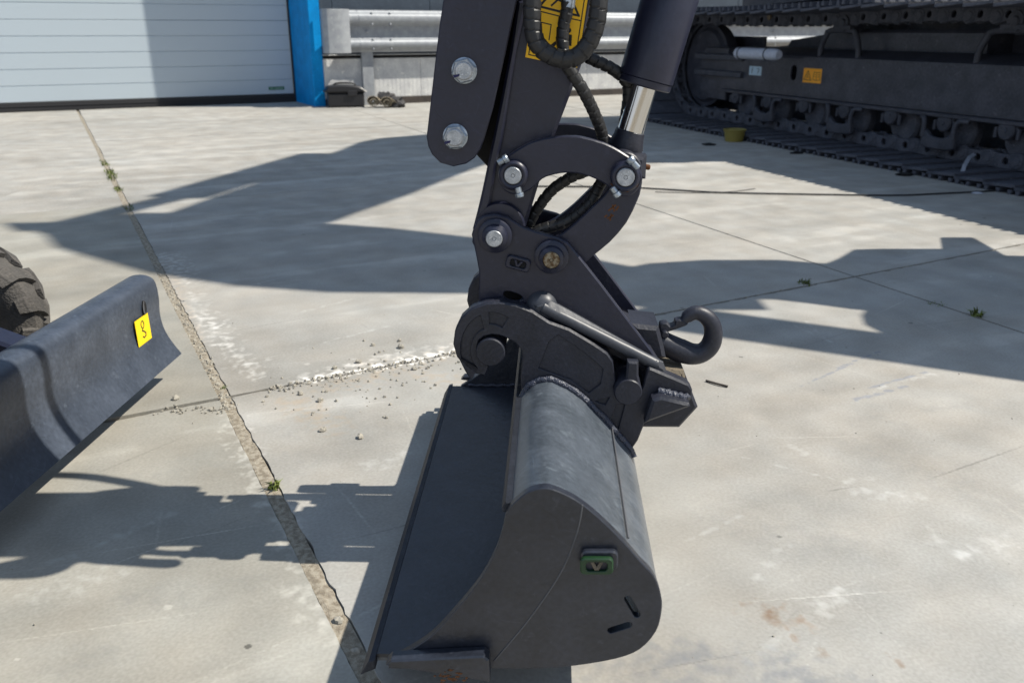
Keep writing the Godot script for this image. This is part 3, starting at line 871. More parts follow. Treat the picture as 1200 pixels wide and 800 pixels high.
# ------------------------------------------------------------------ the workshop behind
func build_building():
	var b := base("workshop_building", Vector3(-2.18, 0, -9.76), deg_to_rad(28))
	tag(b, "workshop with pale sectional door, blue door pillar and dark panelled wall", "building")
	off = Vector3.ZERO
	# pillar beside the door: reveal and front of bent blue sheet
	var st := mb()
	box(st, Vector3(0.0, -0.02, -0.80), Vector3(0.125, 4.6, 0.0), 0.006)
	piece("door_pillar", st, M.blue, b)
	st = mb()
	box(st, Vector3(-0.022, -0.02, -0.83), Vector3(-0.0005, 4.2, -0.785), 0.002)
	piece("door_track", st, M.seal, b)
	# door: a stack of ribbed panels
	var door := Node3D.new()
	door.name = "sectional_door"
	door.position = Vector3(-2.6, 0, -0.80)
	b.add_child(door, true)
	var pitch := 0.1608
	for k in 5:
		st = mb()
		var y0 := 0.095 + k * pitch * 5
		if k > 0: y0 = 0.095 + pitch * 5 * k
		var prof := PackedVector2Array()   # z, y
		prof.append(Vector2(-0.04, y0 + 0.001))
		prof.append(Vector2(-0.004, y0 + 0.001))
		prof.append(Vector2(0.0, y0 + 0.004))
		for r in range(1, 5):
			var y := y0 + r * pitch
			prof.append(Vector2(0.0, y - 0.005))
			prof.append(Vector2(-0.007, y - 0.002))
			prof.append(Vector2(-0.007, y + 0.001))
			prof.append(Vector2(0.0, y + 0.006))
		prof.append(Vector2(0.0, y0 + pitch * 5 - 0.005))
		prof.append(Vector2(-0.005, y0 + pitch * 5 - 0.001))
		prof.append(Vector2(-0.04, y0 + pitch * 5 - 0.001))
		extrude(st, prof, -2.58, 2.58, 0.0, [], Transform3D(Basis(Vector3(0, 0, 1), Vector3(0, 1, 0), Vector3(-1, 0, 0)), Vector3.ZERO))
		piece("door_panel", st, M.door, door, true)
	st = mb()
	box(st, Vector3(-2.58, 0.0, -0.035), Vector3(2.58, 0.093, 0.004), 0.006)
	box(st, Vector3(-2.58, 0.05, 0.004), Vector3(2.58, 0.058, 0.010), 0.002)
	piece("bottom_seal", st, M.seal, door, true)
	sticker("maker_plate", Vector3(2.29, 0.142, 0.0005), Vector3(2.47, 0.142, 0.0005), Vector3(2.47, 0.178, 0.0005), Vector3(2.29, 0.178, 0.0005), M.label_door, door, true, 0.002)
	# left of the door and above it
	st = mb()
	box(st, Vector3(-5.5, -0.02, -0.80), Vector3(-5.2, 4.6, 0.0), 0.006)
	piece("door_pillar", st, M.blue, b)
	st = mb()
	box(st, Vector3(-5.2, 4.12, -0.9), Vector3(-0.0005, 4.6, -0.05), 0.004)
	piece("lintel", st, M.blue, b)
	st = mb()
	box(st, Vector3(-9.0, -0.02, -4.0), Vector3(-5.5, 5.2, -0.1), 0.004)
	box(st, Vector3(-5.48, 4.62, -4.0), Vector3(15.0, 5.2, -0.08), 0.004)
	box(st, Vector3(-5.48, -0.02, -4.0), Vector3(0.0, 4.6, -0.9), 0.004)
	piece("wall_core", st, M.wall_dark, b)
	# wall right of the pillar: pale plinth, drip edge, upright dark panels
	st = mb()
	box(st, Vector3(0.1255, -0.02, -0.3), Vector3(15.0, 0.075, 0.004), 0.004)
	piece("kick_strip", st, M.kick, b)
	for k in 13:
		st = mb()
		var x0 := 0.1275 + k * 1.144
		box(st, Vector3(x0, 0.076, -0.3), Vector3(x0 + 1.141, 0.5, -0.002), 0.003)
		for r in 22:
			var x := x0 + 0.03 + r * 0.0505
			box(st, Vector3(x, 0.08, -0.0018), Vector3(x + 0.016, 0.496, -0.0005), 0.0005)
		piece("plinth_panel", st, M.wall_pale, b)
		st = mb()
		x0 = 0.2675 + (k - 1) * 1.144 if k > 0 else 0.1275
		var x1 := x0 + (1.141 if k > 0 else 0.137)
		box(st, Vector3(x0, 0.545, -0.3), Vector3(x1, 4.6, -0.002), 0.004)
		piece("wall_panel", st, M.wall_dark, b)
	st = mb()
	box(st, Vector3(0.1275, 0.502, -0.3), Vector3(15.0, 0.534, -0.012), 0.002)
	piece("drip_shade", st, M.dark, b)  # near-black strip painting the shadow below the drip edge
	st = mb()
	box(st, Vector3(0.1275, 0.535, -0.06), Vector3(15.0, 0.544, 0.014), 0.002)
	piece("drip_flashing", st, M.flash, b)

func build_rail():
	var r := base("crash_barrier", Vector3(-2.18, 0, -9.76) + Vector3(sin(deg_to_rad(28)), 0, cos(deg_to_rad(28))) * 0.075, deg_to_rad(28))
	tag(r, "galvanised two-wave steel crash barrier on posts before the workshop wall", "crash barrier")
	off = Vector3.ZERO
	# profile in z (out of the wall) and y
	var front := PackedVector2Array([Vector2(-0.02, 0.565), Vector2(-0.012, 0.585), Vector2(0.042, 0.615), Vector2(0.056, 0.635), Vector2(0.056, 0.665), Vector2(0.042, 0.690), Vector2(-0.008, 0.715), Vector2(-0.014, 0.735),
		Vector2(-0.014, 0.825), Vector2(-0.008, 0.845), Vector2(0.042, 0.870), Vector2(0.056, 0.895), Vector2(0.056, 0.935), Vector2(0.042, 0.960), Vector2(-0.012, 0.985), Vector2(-0.02, 1.005)])
	front = smooth2(front, 3, false)
	var back := PackedVector2Array()
	for i in range(front.size() - 1, -1, -1): back.append(front[i] + Vector2(-0.009, 0))
	var prof := front.duplicate()
	prof.append_array(back)
	var turn := Transform3D(Basis(Vector3(0, 0, 1), Vector3(0, 1, 0), Vector3(-1, 0, 0)), Vector3.ZERO)
	var starts := [0.40, 0.52, 4.52, 8.52]
	for k in 3:
		var st := mb()
		var d := 0.003 * (k % 2)
		var moved := PackedVector2Array()
		for q in prof: moved.append(q + Vector2(d, 0))
		extrude(st, moved, -starts[k + 1] - (0.12 if k > 0 else 0.0), -starts[k], 0.0, [], turn)
		var rail := piece("rail_beam", st, M.galv, r)
		for x in ([starts[k] + 0.15, starts[k] + 0.36, starts[k] + 2.1] if k > 0 else []):
			for y in [0.602, 0.700, 0.858, 0.972]:
				st = mb()
				lathe(st, at(x, y, 0.012 + d + (0.02 if y in [0.602, 0.972] else 0.022)), [0.0, 0.022, 0.010, 0.018, 0.014, 0.008, 0.014, 0.0], 10)
				piece("rail_bolt", st, M.galv, rail, true)
	# end cap: a folded nose that bulges forward on the left end
	var st2 := mb()
	var cap := PackedVector2Array([Vector2(0.12, -0.03), Vector2(0.115, 0.06), Vector2(0.15, 0.115), Vector2(0.26, 0.13), Vector2(0.345, 0.105), Vector2(0.41, 0.06), Vector2(0.41, 0.052), Vector2(0.34, 0.093), Vector2(0.26, 0.118), Vector2(0.155, 0.103), Vector2(0.127, 0.055), Vector2(0.130, -0.03)])
	var lay := Transform3D(Basis(Vector3(1, 0, 0), Vector3(0, 0, 1), Vector3(0, -1, 0)), Vector3.ZERO)
	extrude(st2, cap, -1.008, -0.56, 0.002, [], lay)
	var lid := PackedVector2Array([Vector2(0.13, -0.02), Vector2(0.127, 0.055), Vector2(0.155, 0.103), Vector2(0.26, 0.118), Vector2(0.34, 0.093), Vector2(0.41, 0.052), Vector2(0.41, -0.02)])
	extrude(st2, lid, -0.572, -0.566, 0.001, [], lay)
	piece("end_cap", st2, M.galv, r)
	for x in [0.62, 2.62, 4.62, 6.62]:
		st2 = mb()
		box(st2, Vector3(x - 0.065, -0.02, -0.070), Vector3(x + 0.065, 0.62, -0.064), 0.001)
		box(st2, Vector3(x - 0.065, -0.02, -0.035), Vector3(x + 0.065, 0.62, -0.0255), 0.001)
		box(st2, Vector3(x - 0.0649, -0.02, -0.0635), Vector3(x - 0.054, 0.62, -0.0355), 0.001)
		box(st2, Vector3(x - 0.04, 0.74, -0.07), Vector3(x + 0.04, 0.83, -0.024), 0.002)
		piece("post", st2, M.galv, r)
		st2 = mb()
		box(st2, Vector3(x - 0.06, 0.765, -0.0138), Vector3(x + 0.06, 0.80, -0.008), 0.001)
		lathe(st2, at(x, 0.782, -0.008), [0.0, 0.018, 0.012, 0.016, 0.02, 0.0], 10)
		piece("clamp_plate", st2, M.galv, r)

# ------------------------------------------------------------------ the large tracked excavator at the right
# Outlines of the near track: x along it towards the camera, y up, z out of its face.
func build_tracked_excavator():
	var e := base("tracked_excavator", Vector3(2.18 + 0.334 * -0.3 - 0.943 * -1.5, 0, -5.51 + 0.943 * -0.3 + 0.334 * -1.5), deg_to_rad(-70.49))
	tag(e, "large dark grey tracked excavator with yellow warning label on its track frame", "excavator")
	off = Vector3(0.05, 0, 1.5)
	var S0 := -2.5    # idler centre
	var S1 := 3.1     # sprocket centre
	var RR := 0.455    # radius of the shoes' plates at the ends
	var CY := 0.49
	# one shoe: a plate with three grousers, its length across the track
	var shoe := mb()
	extrude(shoe, pts2([-0.095, -0.0115, 0.103, 0.001, 0.103, 0.016, 0.096, 0.019, -0.095, 0.003]), -0.92, 0.0, 0.002)
	for gx in [-0.086, -0.012, 0.062]:
		extrude(shoe, PackedVector2Array([Vector2(gx, -0.0112), Vector2(gx + 0.028, -0.0112), Vector2(gx + 0.021, -0.042), Vector2(gx + 0.007, -0.042)]), -0.918, -0.002, 0.001)
	var link := mb()
	for w in [[-0.345, -0.325], [-0.255, -0.235]]:
		extrude(link, smooth2(pts2([-0.13, 0.012, 0.10, 0.012, 0.135, 0.03, 0.14, 0.075, 0.11, 0.105, 0.03, 0.092, -0.05, 0.092, -0.13, 0.105, -0.135, 0.05]), 2), w[0], w[1], 0.003, [circle2(Vector2(0.015, 0.052), 0.022, 10)])
	lathe(link, at(0.09, 0.062, -0.232), [0.0, 0.006, 0.026, 0.006, 0.03, 0.0, 0.043, 0.0, 0.045, -0.006, 0.045, -0.02], 14)
	rod(link, Vector3(0.09, 0.062, -0.35), Vector3(0.09, 0.062, -0.23), 0.032, 12)
	var shoe_o: MeshInstance3D = null
	var link_o: MeshInstance3D = null
	var straight := S1 - S0
	var total := 2.0 * straight + TAU * RR
	var count := int(round(total / 0.196))
	for k in count:
		var d := total * k / count
		var p := Vector2.ZERO
		var a := 0.0
		if d < straight:
			p = Vector2(S1 - d, CY - RR); a = PI
		elif d < straight + PI * RR:
			var t: float = (d - straight) / RR
			p = Vector2(S0 - sin(t) * RR, CY - cos(t) * RR); a = PI - t
		elif d < 2 * straight + PI * RR:
			var u: float = d - straight - PI * RR
			var sag := -0.018 * sin(PI * fposmod(u / straight * 2.0, 1.0))
			p = Vector2(S0 + u, CY + RR + sag); a = 0.0
		else:
			var t: float = (d - 2 * straight - PI * RR) / RR
			p = Vector2(S1 + sin(t) * RR, CY + cos(t) * RR); a = -t
		# plate outwards, links inwards: local +y points to the inside of the loop
		var xf := Transform3D(Basis(Vector3(0, 0, 1), a + PI), Vector3(p.x, p.y, 0))
		if d < straight: xf = Transform3D(Basis(), Vector3(p.x, p.y, 0))
		elif d >= straight + PI * RR and d < 2 * straight + PI * RR: xf = Transform3D(Basis(Vector3(0, 0, 1), PI), Vector3(p.x, p.y, 0))
		else:
			var c := Vector2(S0 if d < 2 * straight else S1, CY)
			var up := (c - p).normalized()
			xf = Transform3D(Basis(Vector3(up.y, -up.x, 0), Vector3(up.x, up.y, 0), Vector3(0, 0, 1)), Vector3(p.x, p.y, 0))
		xf.origin += off + Vector3(0, 0, -0.0)
		if shoe_o == null:
			shoe_o = piece("track_shoe", shoe, M.track, e)
			link_o = piece("chain_link", link, M.track, e)
			shoe_o.transform = xf
			link_o.transform = xf.translated(Vector3(0, 0, -0.22))
		else:
			again(shoe_o, xf, e, "track_shoe")
			again(link_o, xf.translated(Vector3(0, 0, -0.22)), e, "chain_link")
	var shoes_off := off
	off.z -= 0.22
	# track frame: box beam whose side plate has an oval hole, sloping deck on top
	var st := mb()
	var hole := PackedVector2Array()
	for i in 20: hole.append(Vector2(-1.035 + 0.036 * cos(TAU * i / 20), 0.49 + 0.034 * sin(TAU * i / 20) + (0.022 if i < 10 else -0.022)))
	extrude(st, PackedVector2Array([Vector2(-1.97, 0.318), Vector2(2.9, 0.318), Vector2(2.9, 0.612), Vector2(-0.93, 0.612), Vector2(-0.96, 0.598), Vector2(-1.90, 0.598), Vector2(-1.97, 0.60)]), -0.235, -0.22, 0.003, [hole])
	var frame := piece("side_plate", st, M.big_paint, e)
	st = mb()
	var turn := Transform3D(Basis(Vector3(0, 0, 1), Vector3(0, 1, 0), Vector3(-1, 0, 0)), Vector3.ZERO)
	extrude(st, PackedVector2Array([Vector2(-0.235, 0.585), Vector2(-0.224, 0.612), Vector2(-0.34, 0.665), Vector2(-0.60, 0.665), Vector2(-0.60, 0.30), Vector2(-0.30, 0.30), Vector2(-0.30, 0.55)]), -2.9, 1.97, 0.004, [], turn)
	piece("frame_deck", st, M.big_paint, e)
	st = mb()
	box(st, Vector3(-1.97, 0.292, -0.40), Vector3(2.9, 0.317, -0.185), 0.004)
	piece("frame_flange", st, M.big_paint, e)
	st = mb()
	box(st, Vector3(-2.8, 0.09, -0.64), Vector3(2.9, 0.299, -0.61), 0.004)
	piece("added_backplate", st, M.big_paint, e)  # added plate that hides the sunlit ground seen between the rollers
	st = mb()
	box(st, Vector3(-3.0, 0.10, -0.60), Vector3(-1.95, 0.745, -0.575), 0.004)
	piece("added_idler_plate", st, M.big_paint, e)  # added dark plate, closes the bright gaps round the idler
	st = mb()
	extrude(st, pts2([-1.99, 0.60, -1.93, 0.66, -1.66, 0.675, -1.62, 0.72, -1.2, 0.765, -0.95, 0.79, -0.55, 0.868, -0.3, 0.90, 2.8, 0.90, 2.8, 0.60]), -0.64, -0.601, 0.004)
	piece("frame_leg", st, M.big_paint, e)
	# idler housing at the far end with two guide bars
	st = mb()
	extrude(st, PackedVector2Array([Vector2(-2.32, 0.22), Vector2(-1.975, 0.22), Vector2(-1.975, 0.655), Vector2(-2.32, 0.655), Vector2(-2.40, 0.60), Vector2(-2.40, 0.30)]), -0.40, -0.235, 0.006)
	piece("idler_housing", st, M.big_paint, e)
	for y in [0.42, 0.555]:
		st = mb()
		box(st, Vector3(-2.44, y, -0.234), Vector3(-1.70, y + 0.045, -0.19), 0.004)
		piece("guide_bar", st, M.big_trim, e)
	st = mb()
	lathe(st, at(S0, CY, -0.36), [0.0, 0.05, 0.08, 0.05, 0.09, 0.03, 0.30, 0.03, 0.33, 0.0, 0.36, 0.0, 0.36, -0.10, 0.33, -0.11, 0.0, -0.11], 32)
	piece("idler_wheel", st, M.big_paint, e)
	st = mb()
	lathe(st, at(S1, CY, -0.36), [0.0, 0.06, 0.14, 0.06, 0.16, 0.03, 0.33, 0.03, 0.36, 0.0, 0.36, -0.10, 0.0, -0.11], 24)
	piece("drive_sprocket", st, M.big_paint, e)
	# bottom rollers with bolted caps, and the bent guards
	for k in 11:
		var s := -1.76 + k * 0.455
		st = mb()
		lathe(st, at(s + 0.05, 0.215, -0.29), [0.0, 0.03, 0.05, 0.03, 0.11, 0.02, 0.125, 0.0, 0.125, -0.05, 0.09, -0.06, 0.0, -0.06], 22)
		var roller := piece("track_roller", st, M.track, e)
		st = mb()
		lathe(st, at(s, 0.262, -0.235), [0.0, 0.05, 0.012, 0.05, 0.014, 0.046, 0.048, 0.046, 0.056, 0.038, 0.058, 0.0, 0.058, -0.04], 20)
		box(st, Vector3(s - 0.066, 0.262, -0.27), Vector3(s + 0.066, 0.291, -0.205), 0.004)
		for q in [-0.078, 0.075]:
			rod(st, Vector3(s + q, 0.215, -0.21), Vector3(s + q, 0.275, -0.21), 0.013, 8)
		var cap := piece("roller_cap", st, M.big_trim, roller, true)
		if k % 2 == 0 and k < 10:
			var g := s + 0.455
			st = mb()
			sweep(st, PackedVector3Array([Vector3(g - 0.17, 0.284, -0.19), Vector3(g - 0.135, 0.282, -0.17), Vector3(g - 0.12, 0.24, -0.165), Vector3(g - 0.12, 0.17, -0.165)]), 0.016, 8, 0.01)
			sweep(st, PackedVector3Array([Vector3(g + 0.20, 0.284, -0.19), Vector3(g + 0.145, 0.282, -0.17), Vector3(g + 0.12, 0.24, -0.165), Vector3(g + 0.12, 0.17, -0.165)]), 0.016, 8, 0.01)
			extrude(st, smooth2(pts2([g - 0.13, 0.22, g - 0.09, 0.20, g - 0.05, 0.175, g + 0.05, 0.175, g + 0.09, 0.20, g + 0.13, 0.22, g + 0.13, 0.14, g + 0.10, 0.105, g - 0.10, 0.105, g - 0.13, 0.14]), 2), -0.20, -0.16, 0.008)
			piece("roller_guard", st, M.big_trim, e)
	# carrier rollers on bent brackets
	for s in [-0.58, 0.84, 2.26]:
		st = mb()
		sweep(st, PackedVector3Array([Vector3(s - 0.21, 0.615, -0.25), Vector3(s - 0.20, 0.69, -0.25), Vector3(s - 0.165, 0.755, -0.25), Vector3(s - 0.12, 0.795, -0.25), Vector3(s + 0.10, 0.795, -0.25), Vector3(s + 0.145, 0.775, -0.25), Vector3(s + 0.185, 0.70, -0.25), Vector3(s + 0.20, 0.615, -0.25)]), 0.02, 8, 0.012)
		piece("carrier_bracket", st, M.big_trim, e)
		st = mb()
		lathe(st, at(s + 0.03, 0.845, -0.25), [0.0, 0.04, 0.025, 0.04, 0.03, 0.03, 0.055, 0.03, 0.055, 0.0, 0.072, -0.01, 0.072, -0.11, 0.05, -0.14, 0.0, -0.14], 20)
		box(st, Vector3(s - 0.06, 0.80, -0.27), Vector3(s + 0.12, 0.83, -0.215), 0.003)
		piece("carrier_roller", st, M.big_trim, e)
	# grease fitting on the upper chain, as in a link
	st = mb()
	lathe(st, at(-1.42, 0.895, -0.228), [0.0, 0.012, 0.02, 0.012, 0.026, 0.004, 0.026, 0.0], 14)
	piece("link_plug", st, M.rusty_pin, e)
	sticker("warning_label", Vector3(-0.915, 0.427, -0.2198), Vector3(-0.705, 0.427, -0.2198), Vector3(-0.705, 0.530, -0.2198), Vector3(-0.915, 0.530, -0.2198), M.label_manual, e).set_meta("label", "yellow warning label with triangle and open book")
	sticker("number_plate", Vector3(-1.62, 0.449, -0.2198), Vector3(-1.45, 0.449, -0.2198), Vector3(-1.45, 0.519, -0.2198), Vector3(-1.62, 0.519, -0.2198), M.label_white, e).set_meta("label", "small pale blue number plate")
	off = shoes_off
	# the other track, the car body between them
	st = mb()
	for z in [-3.0]:
		extrude(st, smooth2(pts2([-2.5, 0.03, 3.1, 0.03, 3.45, 0.2, 3.55, 0.49, 3.45, 0.78, 3.1, 0.96, -2.5, 0.96, -2.85, 0.78, -2.95, 0.49, -2.85, 0.2]), 3), z - 0.3, z + 0.58, 0.01, [smooth2(pts2([-2.4, 0.74, 3.0, 0.74, 3.0, 0.84, -2.4, 0.84]), 2)])
	piece("far_track", st, M.track, e)
	st = mb()
	box(st, Vector3(-0.95, 0.42, -2.42), Vector3(0.55, 0.80, -0.60), 0.02)
	lathe(st, Transform3D(Basis(Vector3(1, 0, 0), Vector3(0, 0, -1), Vector3(0, 1, 0)), Vector3(-0.2, 0.80, -1.5)), [0.0, 0.32, 0.75, 0.32, 0.75, 0.0], 32)
	piece("car_body", st, M.big_paint, e)
	# upper works, boom and arm stand above the picture; they throw the long shadows over the yard
	var inv := e.transform.affine_inverse()
	var bx := Transform3D(Basis(Vector3(0, 0, -1), Vector3(0, 1, 0), Vector3(1, 0, 0)), Vector3(2.9, 0, 0))   # outline x = -z of the yard
	var up := func(called: String, s: SurfaceTool, m: Material):
		var o := piece(called, s, m, e)
		o.transform = inv
	st = mb()
	box(st, Vector3(2.15, 1.0, -8.6), Vector3(4.9, 2.3, -5.6), 0.05)
	up.call("house", st, M.big_paint)
	st = mb()
	box(st, Vector3(2.18, 2.3, -7.1), Vector3(3.1, 3.15, -5.55), 0.06)
	up.call("cab", st, M.big_trim)
	st = mb()
	box(st, Vector3(3.15, 2.3, -8.5), Vector3(4.88, 2.75, -6.2), 0.06)
	up.call("engine_cover", st, M.big_trim)
	st = mb()
	extrude(st, smooth2(pts2([7.2, 1.9, 7.5, 2.6, 7.4, 3.6, 6.9, 4.62, 6.3, 4.82, 5.2, 5.02, 4.75, 5.1, 4.0, 5.3, 3.75, 5.1, 3.72, 4.75, 3.95, 4.62, 4.5, 4.35, 5.3, 4.02, 6.1, 3.6, 6.6, 3.0, 6.7, 2.2]), 2), -0.17, 0.17, 0.02, [], bx)
	up.call("boom", st, M.big_paint)
	st = mb()
	extrude(st, pts2([3.62, 5.9, 3.78, 6.1, 3.55, 5.75, 3.32, 5.55, 2.95, 4.95, 2.78, 4.5, 2.70, 4.1, 2.68, 3.5, 2.50, 2.75, 2.72, 2.75, 3.10, 3.3, 3.36, 3.6, 3.65, 4.3, 3.85, 5.0, 4.0, 5.5]), -0.15, 0.15, 0.015, [], bx)
	up.call("arm", st, M.big_paint)
	st = mb()
	rod(st, Vector3(2.9, 5.12, -6.0), Vector3(2.9, 5.62, -4.4), 0.13, 16)
	rod(st, Vector3(2.9, 5.62, -4.42), Vector3(2.9, 5.95, -3.7), 0.07, 12)
	up.call("arm_cylinder", st, M.big_paint)
	st = mb()
	extrude(st, smooth2(pts2([2.62, 2.85, 2.95, 2.95, 3.1, 2.5, 2.98, 2.05, 3.25, 1.75, 3.2, 1.55, 2.9, 1.7, 2.6, 1.5, 2.45, 1.75, 2.5, 2.1, 2.62, 2.4]), 2), -0.16, 0.16, 0.02, [], bx)
	up.call("bucket_linkage", st, M.big_paint)
	st = mb()
	rod(st, Vector3(2.9, 3.0, -2.45), Vector3(2.9, 1.75, -1.95), 0.11, 14)
	up.call("bucket_link", st, M.big_paint)
	st = mb()
	extrude(st, smooth2(pts2([3.05, 1.95, 2.86, 2.02, 2.62, 1.98, 2.36, 2.12, 2.1, 1.95, 1.92, 1.6, 1.98, 1.05, 2.45, 0.65, 3.0, 0.9, 3.15, 1.4]), 3), -0.16, 0.16, 0.02, [], bx)
	up.call("digging_bucket", st, M.big_paint)
	for k in 2:
		st = mb()
		extrude(st, pts2([3.0, 1.25 + k * 0.42, 3.45 - k * 0.22, 1.20 + k * 0.5, 3.0, 1.45 + k * 0.42, 2.6, 1.75, 2.5, 1.5]), -0.16 + k * 0.18, -0.02 + k * 0.18, 0.01, [], bx)
		up.call("bucket_tooth", st, M.big_paint)

# ------------------------------------------------------------------ the compact excavator: arm, links, blade, wheel
const YARD_TURN := -2.6

func pin(parent: Node, called: String, c: Vector2, face: float, r: float, boss: float, step: float, m: Material, washer := 0.0):
	var st := mb()
	lathe(st, at(c.x, c.y, face), [r + 0.0012, step - 0.0015, boss - 0.004, step, boss - 0.0015, step - 0.0015, boss, step - 0.004, boss, 0.0] if washer == 0.0 else
		[r + 0.0012, step - 0.0015, boss - 0.006, step, boss - 0.001, step - 0.004, boss, step * 0.45, washer - 0.002, step * 0.40, washer, step * 0.33, washer, 0.0], 36)
	lathe(st, at(c.x, c.y, face), [0.0, step - 0.007, r + 0.0012, step - 0.007, r + 0.0012, step - 0.0015], 32)
	var b := piece(called, st, M.paint, parent)
	st = mb()
	lathe(st, at(c.x, c.y, face + step), [0.0, 0.0005, r * 0.18, 0.0005, r * 0.2, -0.0005, r * 0.24, 0.0008, r - 0.0012, 0.0008, r, -0.0006, r, -0.012], 32)
	piece("pin_end", st, m, b, true)

func hex_nut(parent: Node, c: Vector2, face: float, r: float, turn: float):
	var st := mb()
	lathe(st, at(c.x, c.y, face), [0.0, 0.0035, r * 1.02, 0.0035, r * 1.12, 0.0025, r * 1.12, 0.0], 32)
	var hex := PackedVector2Array()
	for k in 6: hex.append(c + Vector2(cos(turn + TAU * k / 6), sin(turn + TAU * k / 6)) * r * 1.13)
	extrude(st, hex, face + 0.003, face + 0.011, 0.0018)
	var n := piece("hex_nut", st, M.zinc, parent)
	st = mb()
	lathe(st, at(c.x, c.y, face + 0.011), [0.0, 0.0045, r * 0.66, 0.0045, r * 0.74, 0.0035, r * 0.74, 0.002, r * 0.80, 0.0008, r * 0.86, 0.0008, r * 0.9, -0.002], 32)
	piece("stud_end", st, M.pin, n, true)
	st = mb()
	var q := c + Vector2(-r * 0.62, -r * 0.42)
	extrude(st, pts2([q.x - r * 0.22, q.y - r * 0.16, q.x + r * 0.25, q.y - r * 0.02, q.x + r * 0.3, q.y + r * 0.18, q.x - r * 0.05, q.y + r * 0.12, q.x - r * 0.28, q.y + r * 0.06]), face + 0.0154, face + 0.0160, 0.0)
	piece("ink_mark", st, M.ink, n, true)

func small_bolt(parent: Node, c: Vector2, face: float, dir: Vector2, l := 0.012):
	var st := mb()
	var d := dir.normalized()
	var a := Vector3(c.x, c.y, face + 0.005)
	rod(st, a - Vector3(d.x, d.y, 0) * l * 0.5, a + Vector3(d.x, d.y, 0) * l * 0.2, 0.0046, 12, 0.0008)
	lathe(st, along(a + Vector3(d.x, d.y, 0) * l * 0.2, a + Vector3(d.x, d.y, 0)), [0.0, 0.0, 0.0064, 0.0, 0.0066, 0.0006, 0.0066, l * 0.42, 0.0058, l * 0.5, 0.0, l * 0.5], 6)
	piece("clamp_bolt", st, M.zinc, parent)

func badge(parent: Node, c: Vector2, face: float, w: float, h: float, turn: float, m: Material, letter: Material, inside: Material, deep := 0.010):
	var st := mb()
	extrude(st, round_rect(c, w, h, h * 0.26, turn), face, face + deep, 0.0015, [round_rect(c, w * 0.66, h * 0.56, h * 0.2, turn)])
	var f := piece("badge", st, m, parent)
	st = mb()
	extrude(st, round_rect(c, w * 0.67, h * 0.57, h * 0.2, turn), face, face + deep * 0.35, 0.0)
	piece("badge_plate", st, inside, f, true)
	st = mb()
	var v := PackedVector2Array()
	for q in [Vector2(-0.20, 0.24), Vector2(-0.09, 0.24), Vector2(0.0, -0.06), Vector2(0.09, 0.24), Vector2(0.20, 0.24), Vector2(0.06, -0.24), Vector2(-0.06, -0.24)]:
		v.append(c + Vector2(q.x * w, q.y * h * 1.05).rotated(turn))
	extrude(st, v, face + deep * 0.2, face + deep * 0.85, 0.0006)
	piece("badge_letter", st, letter, f, true)

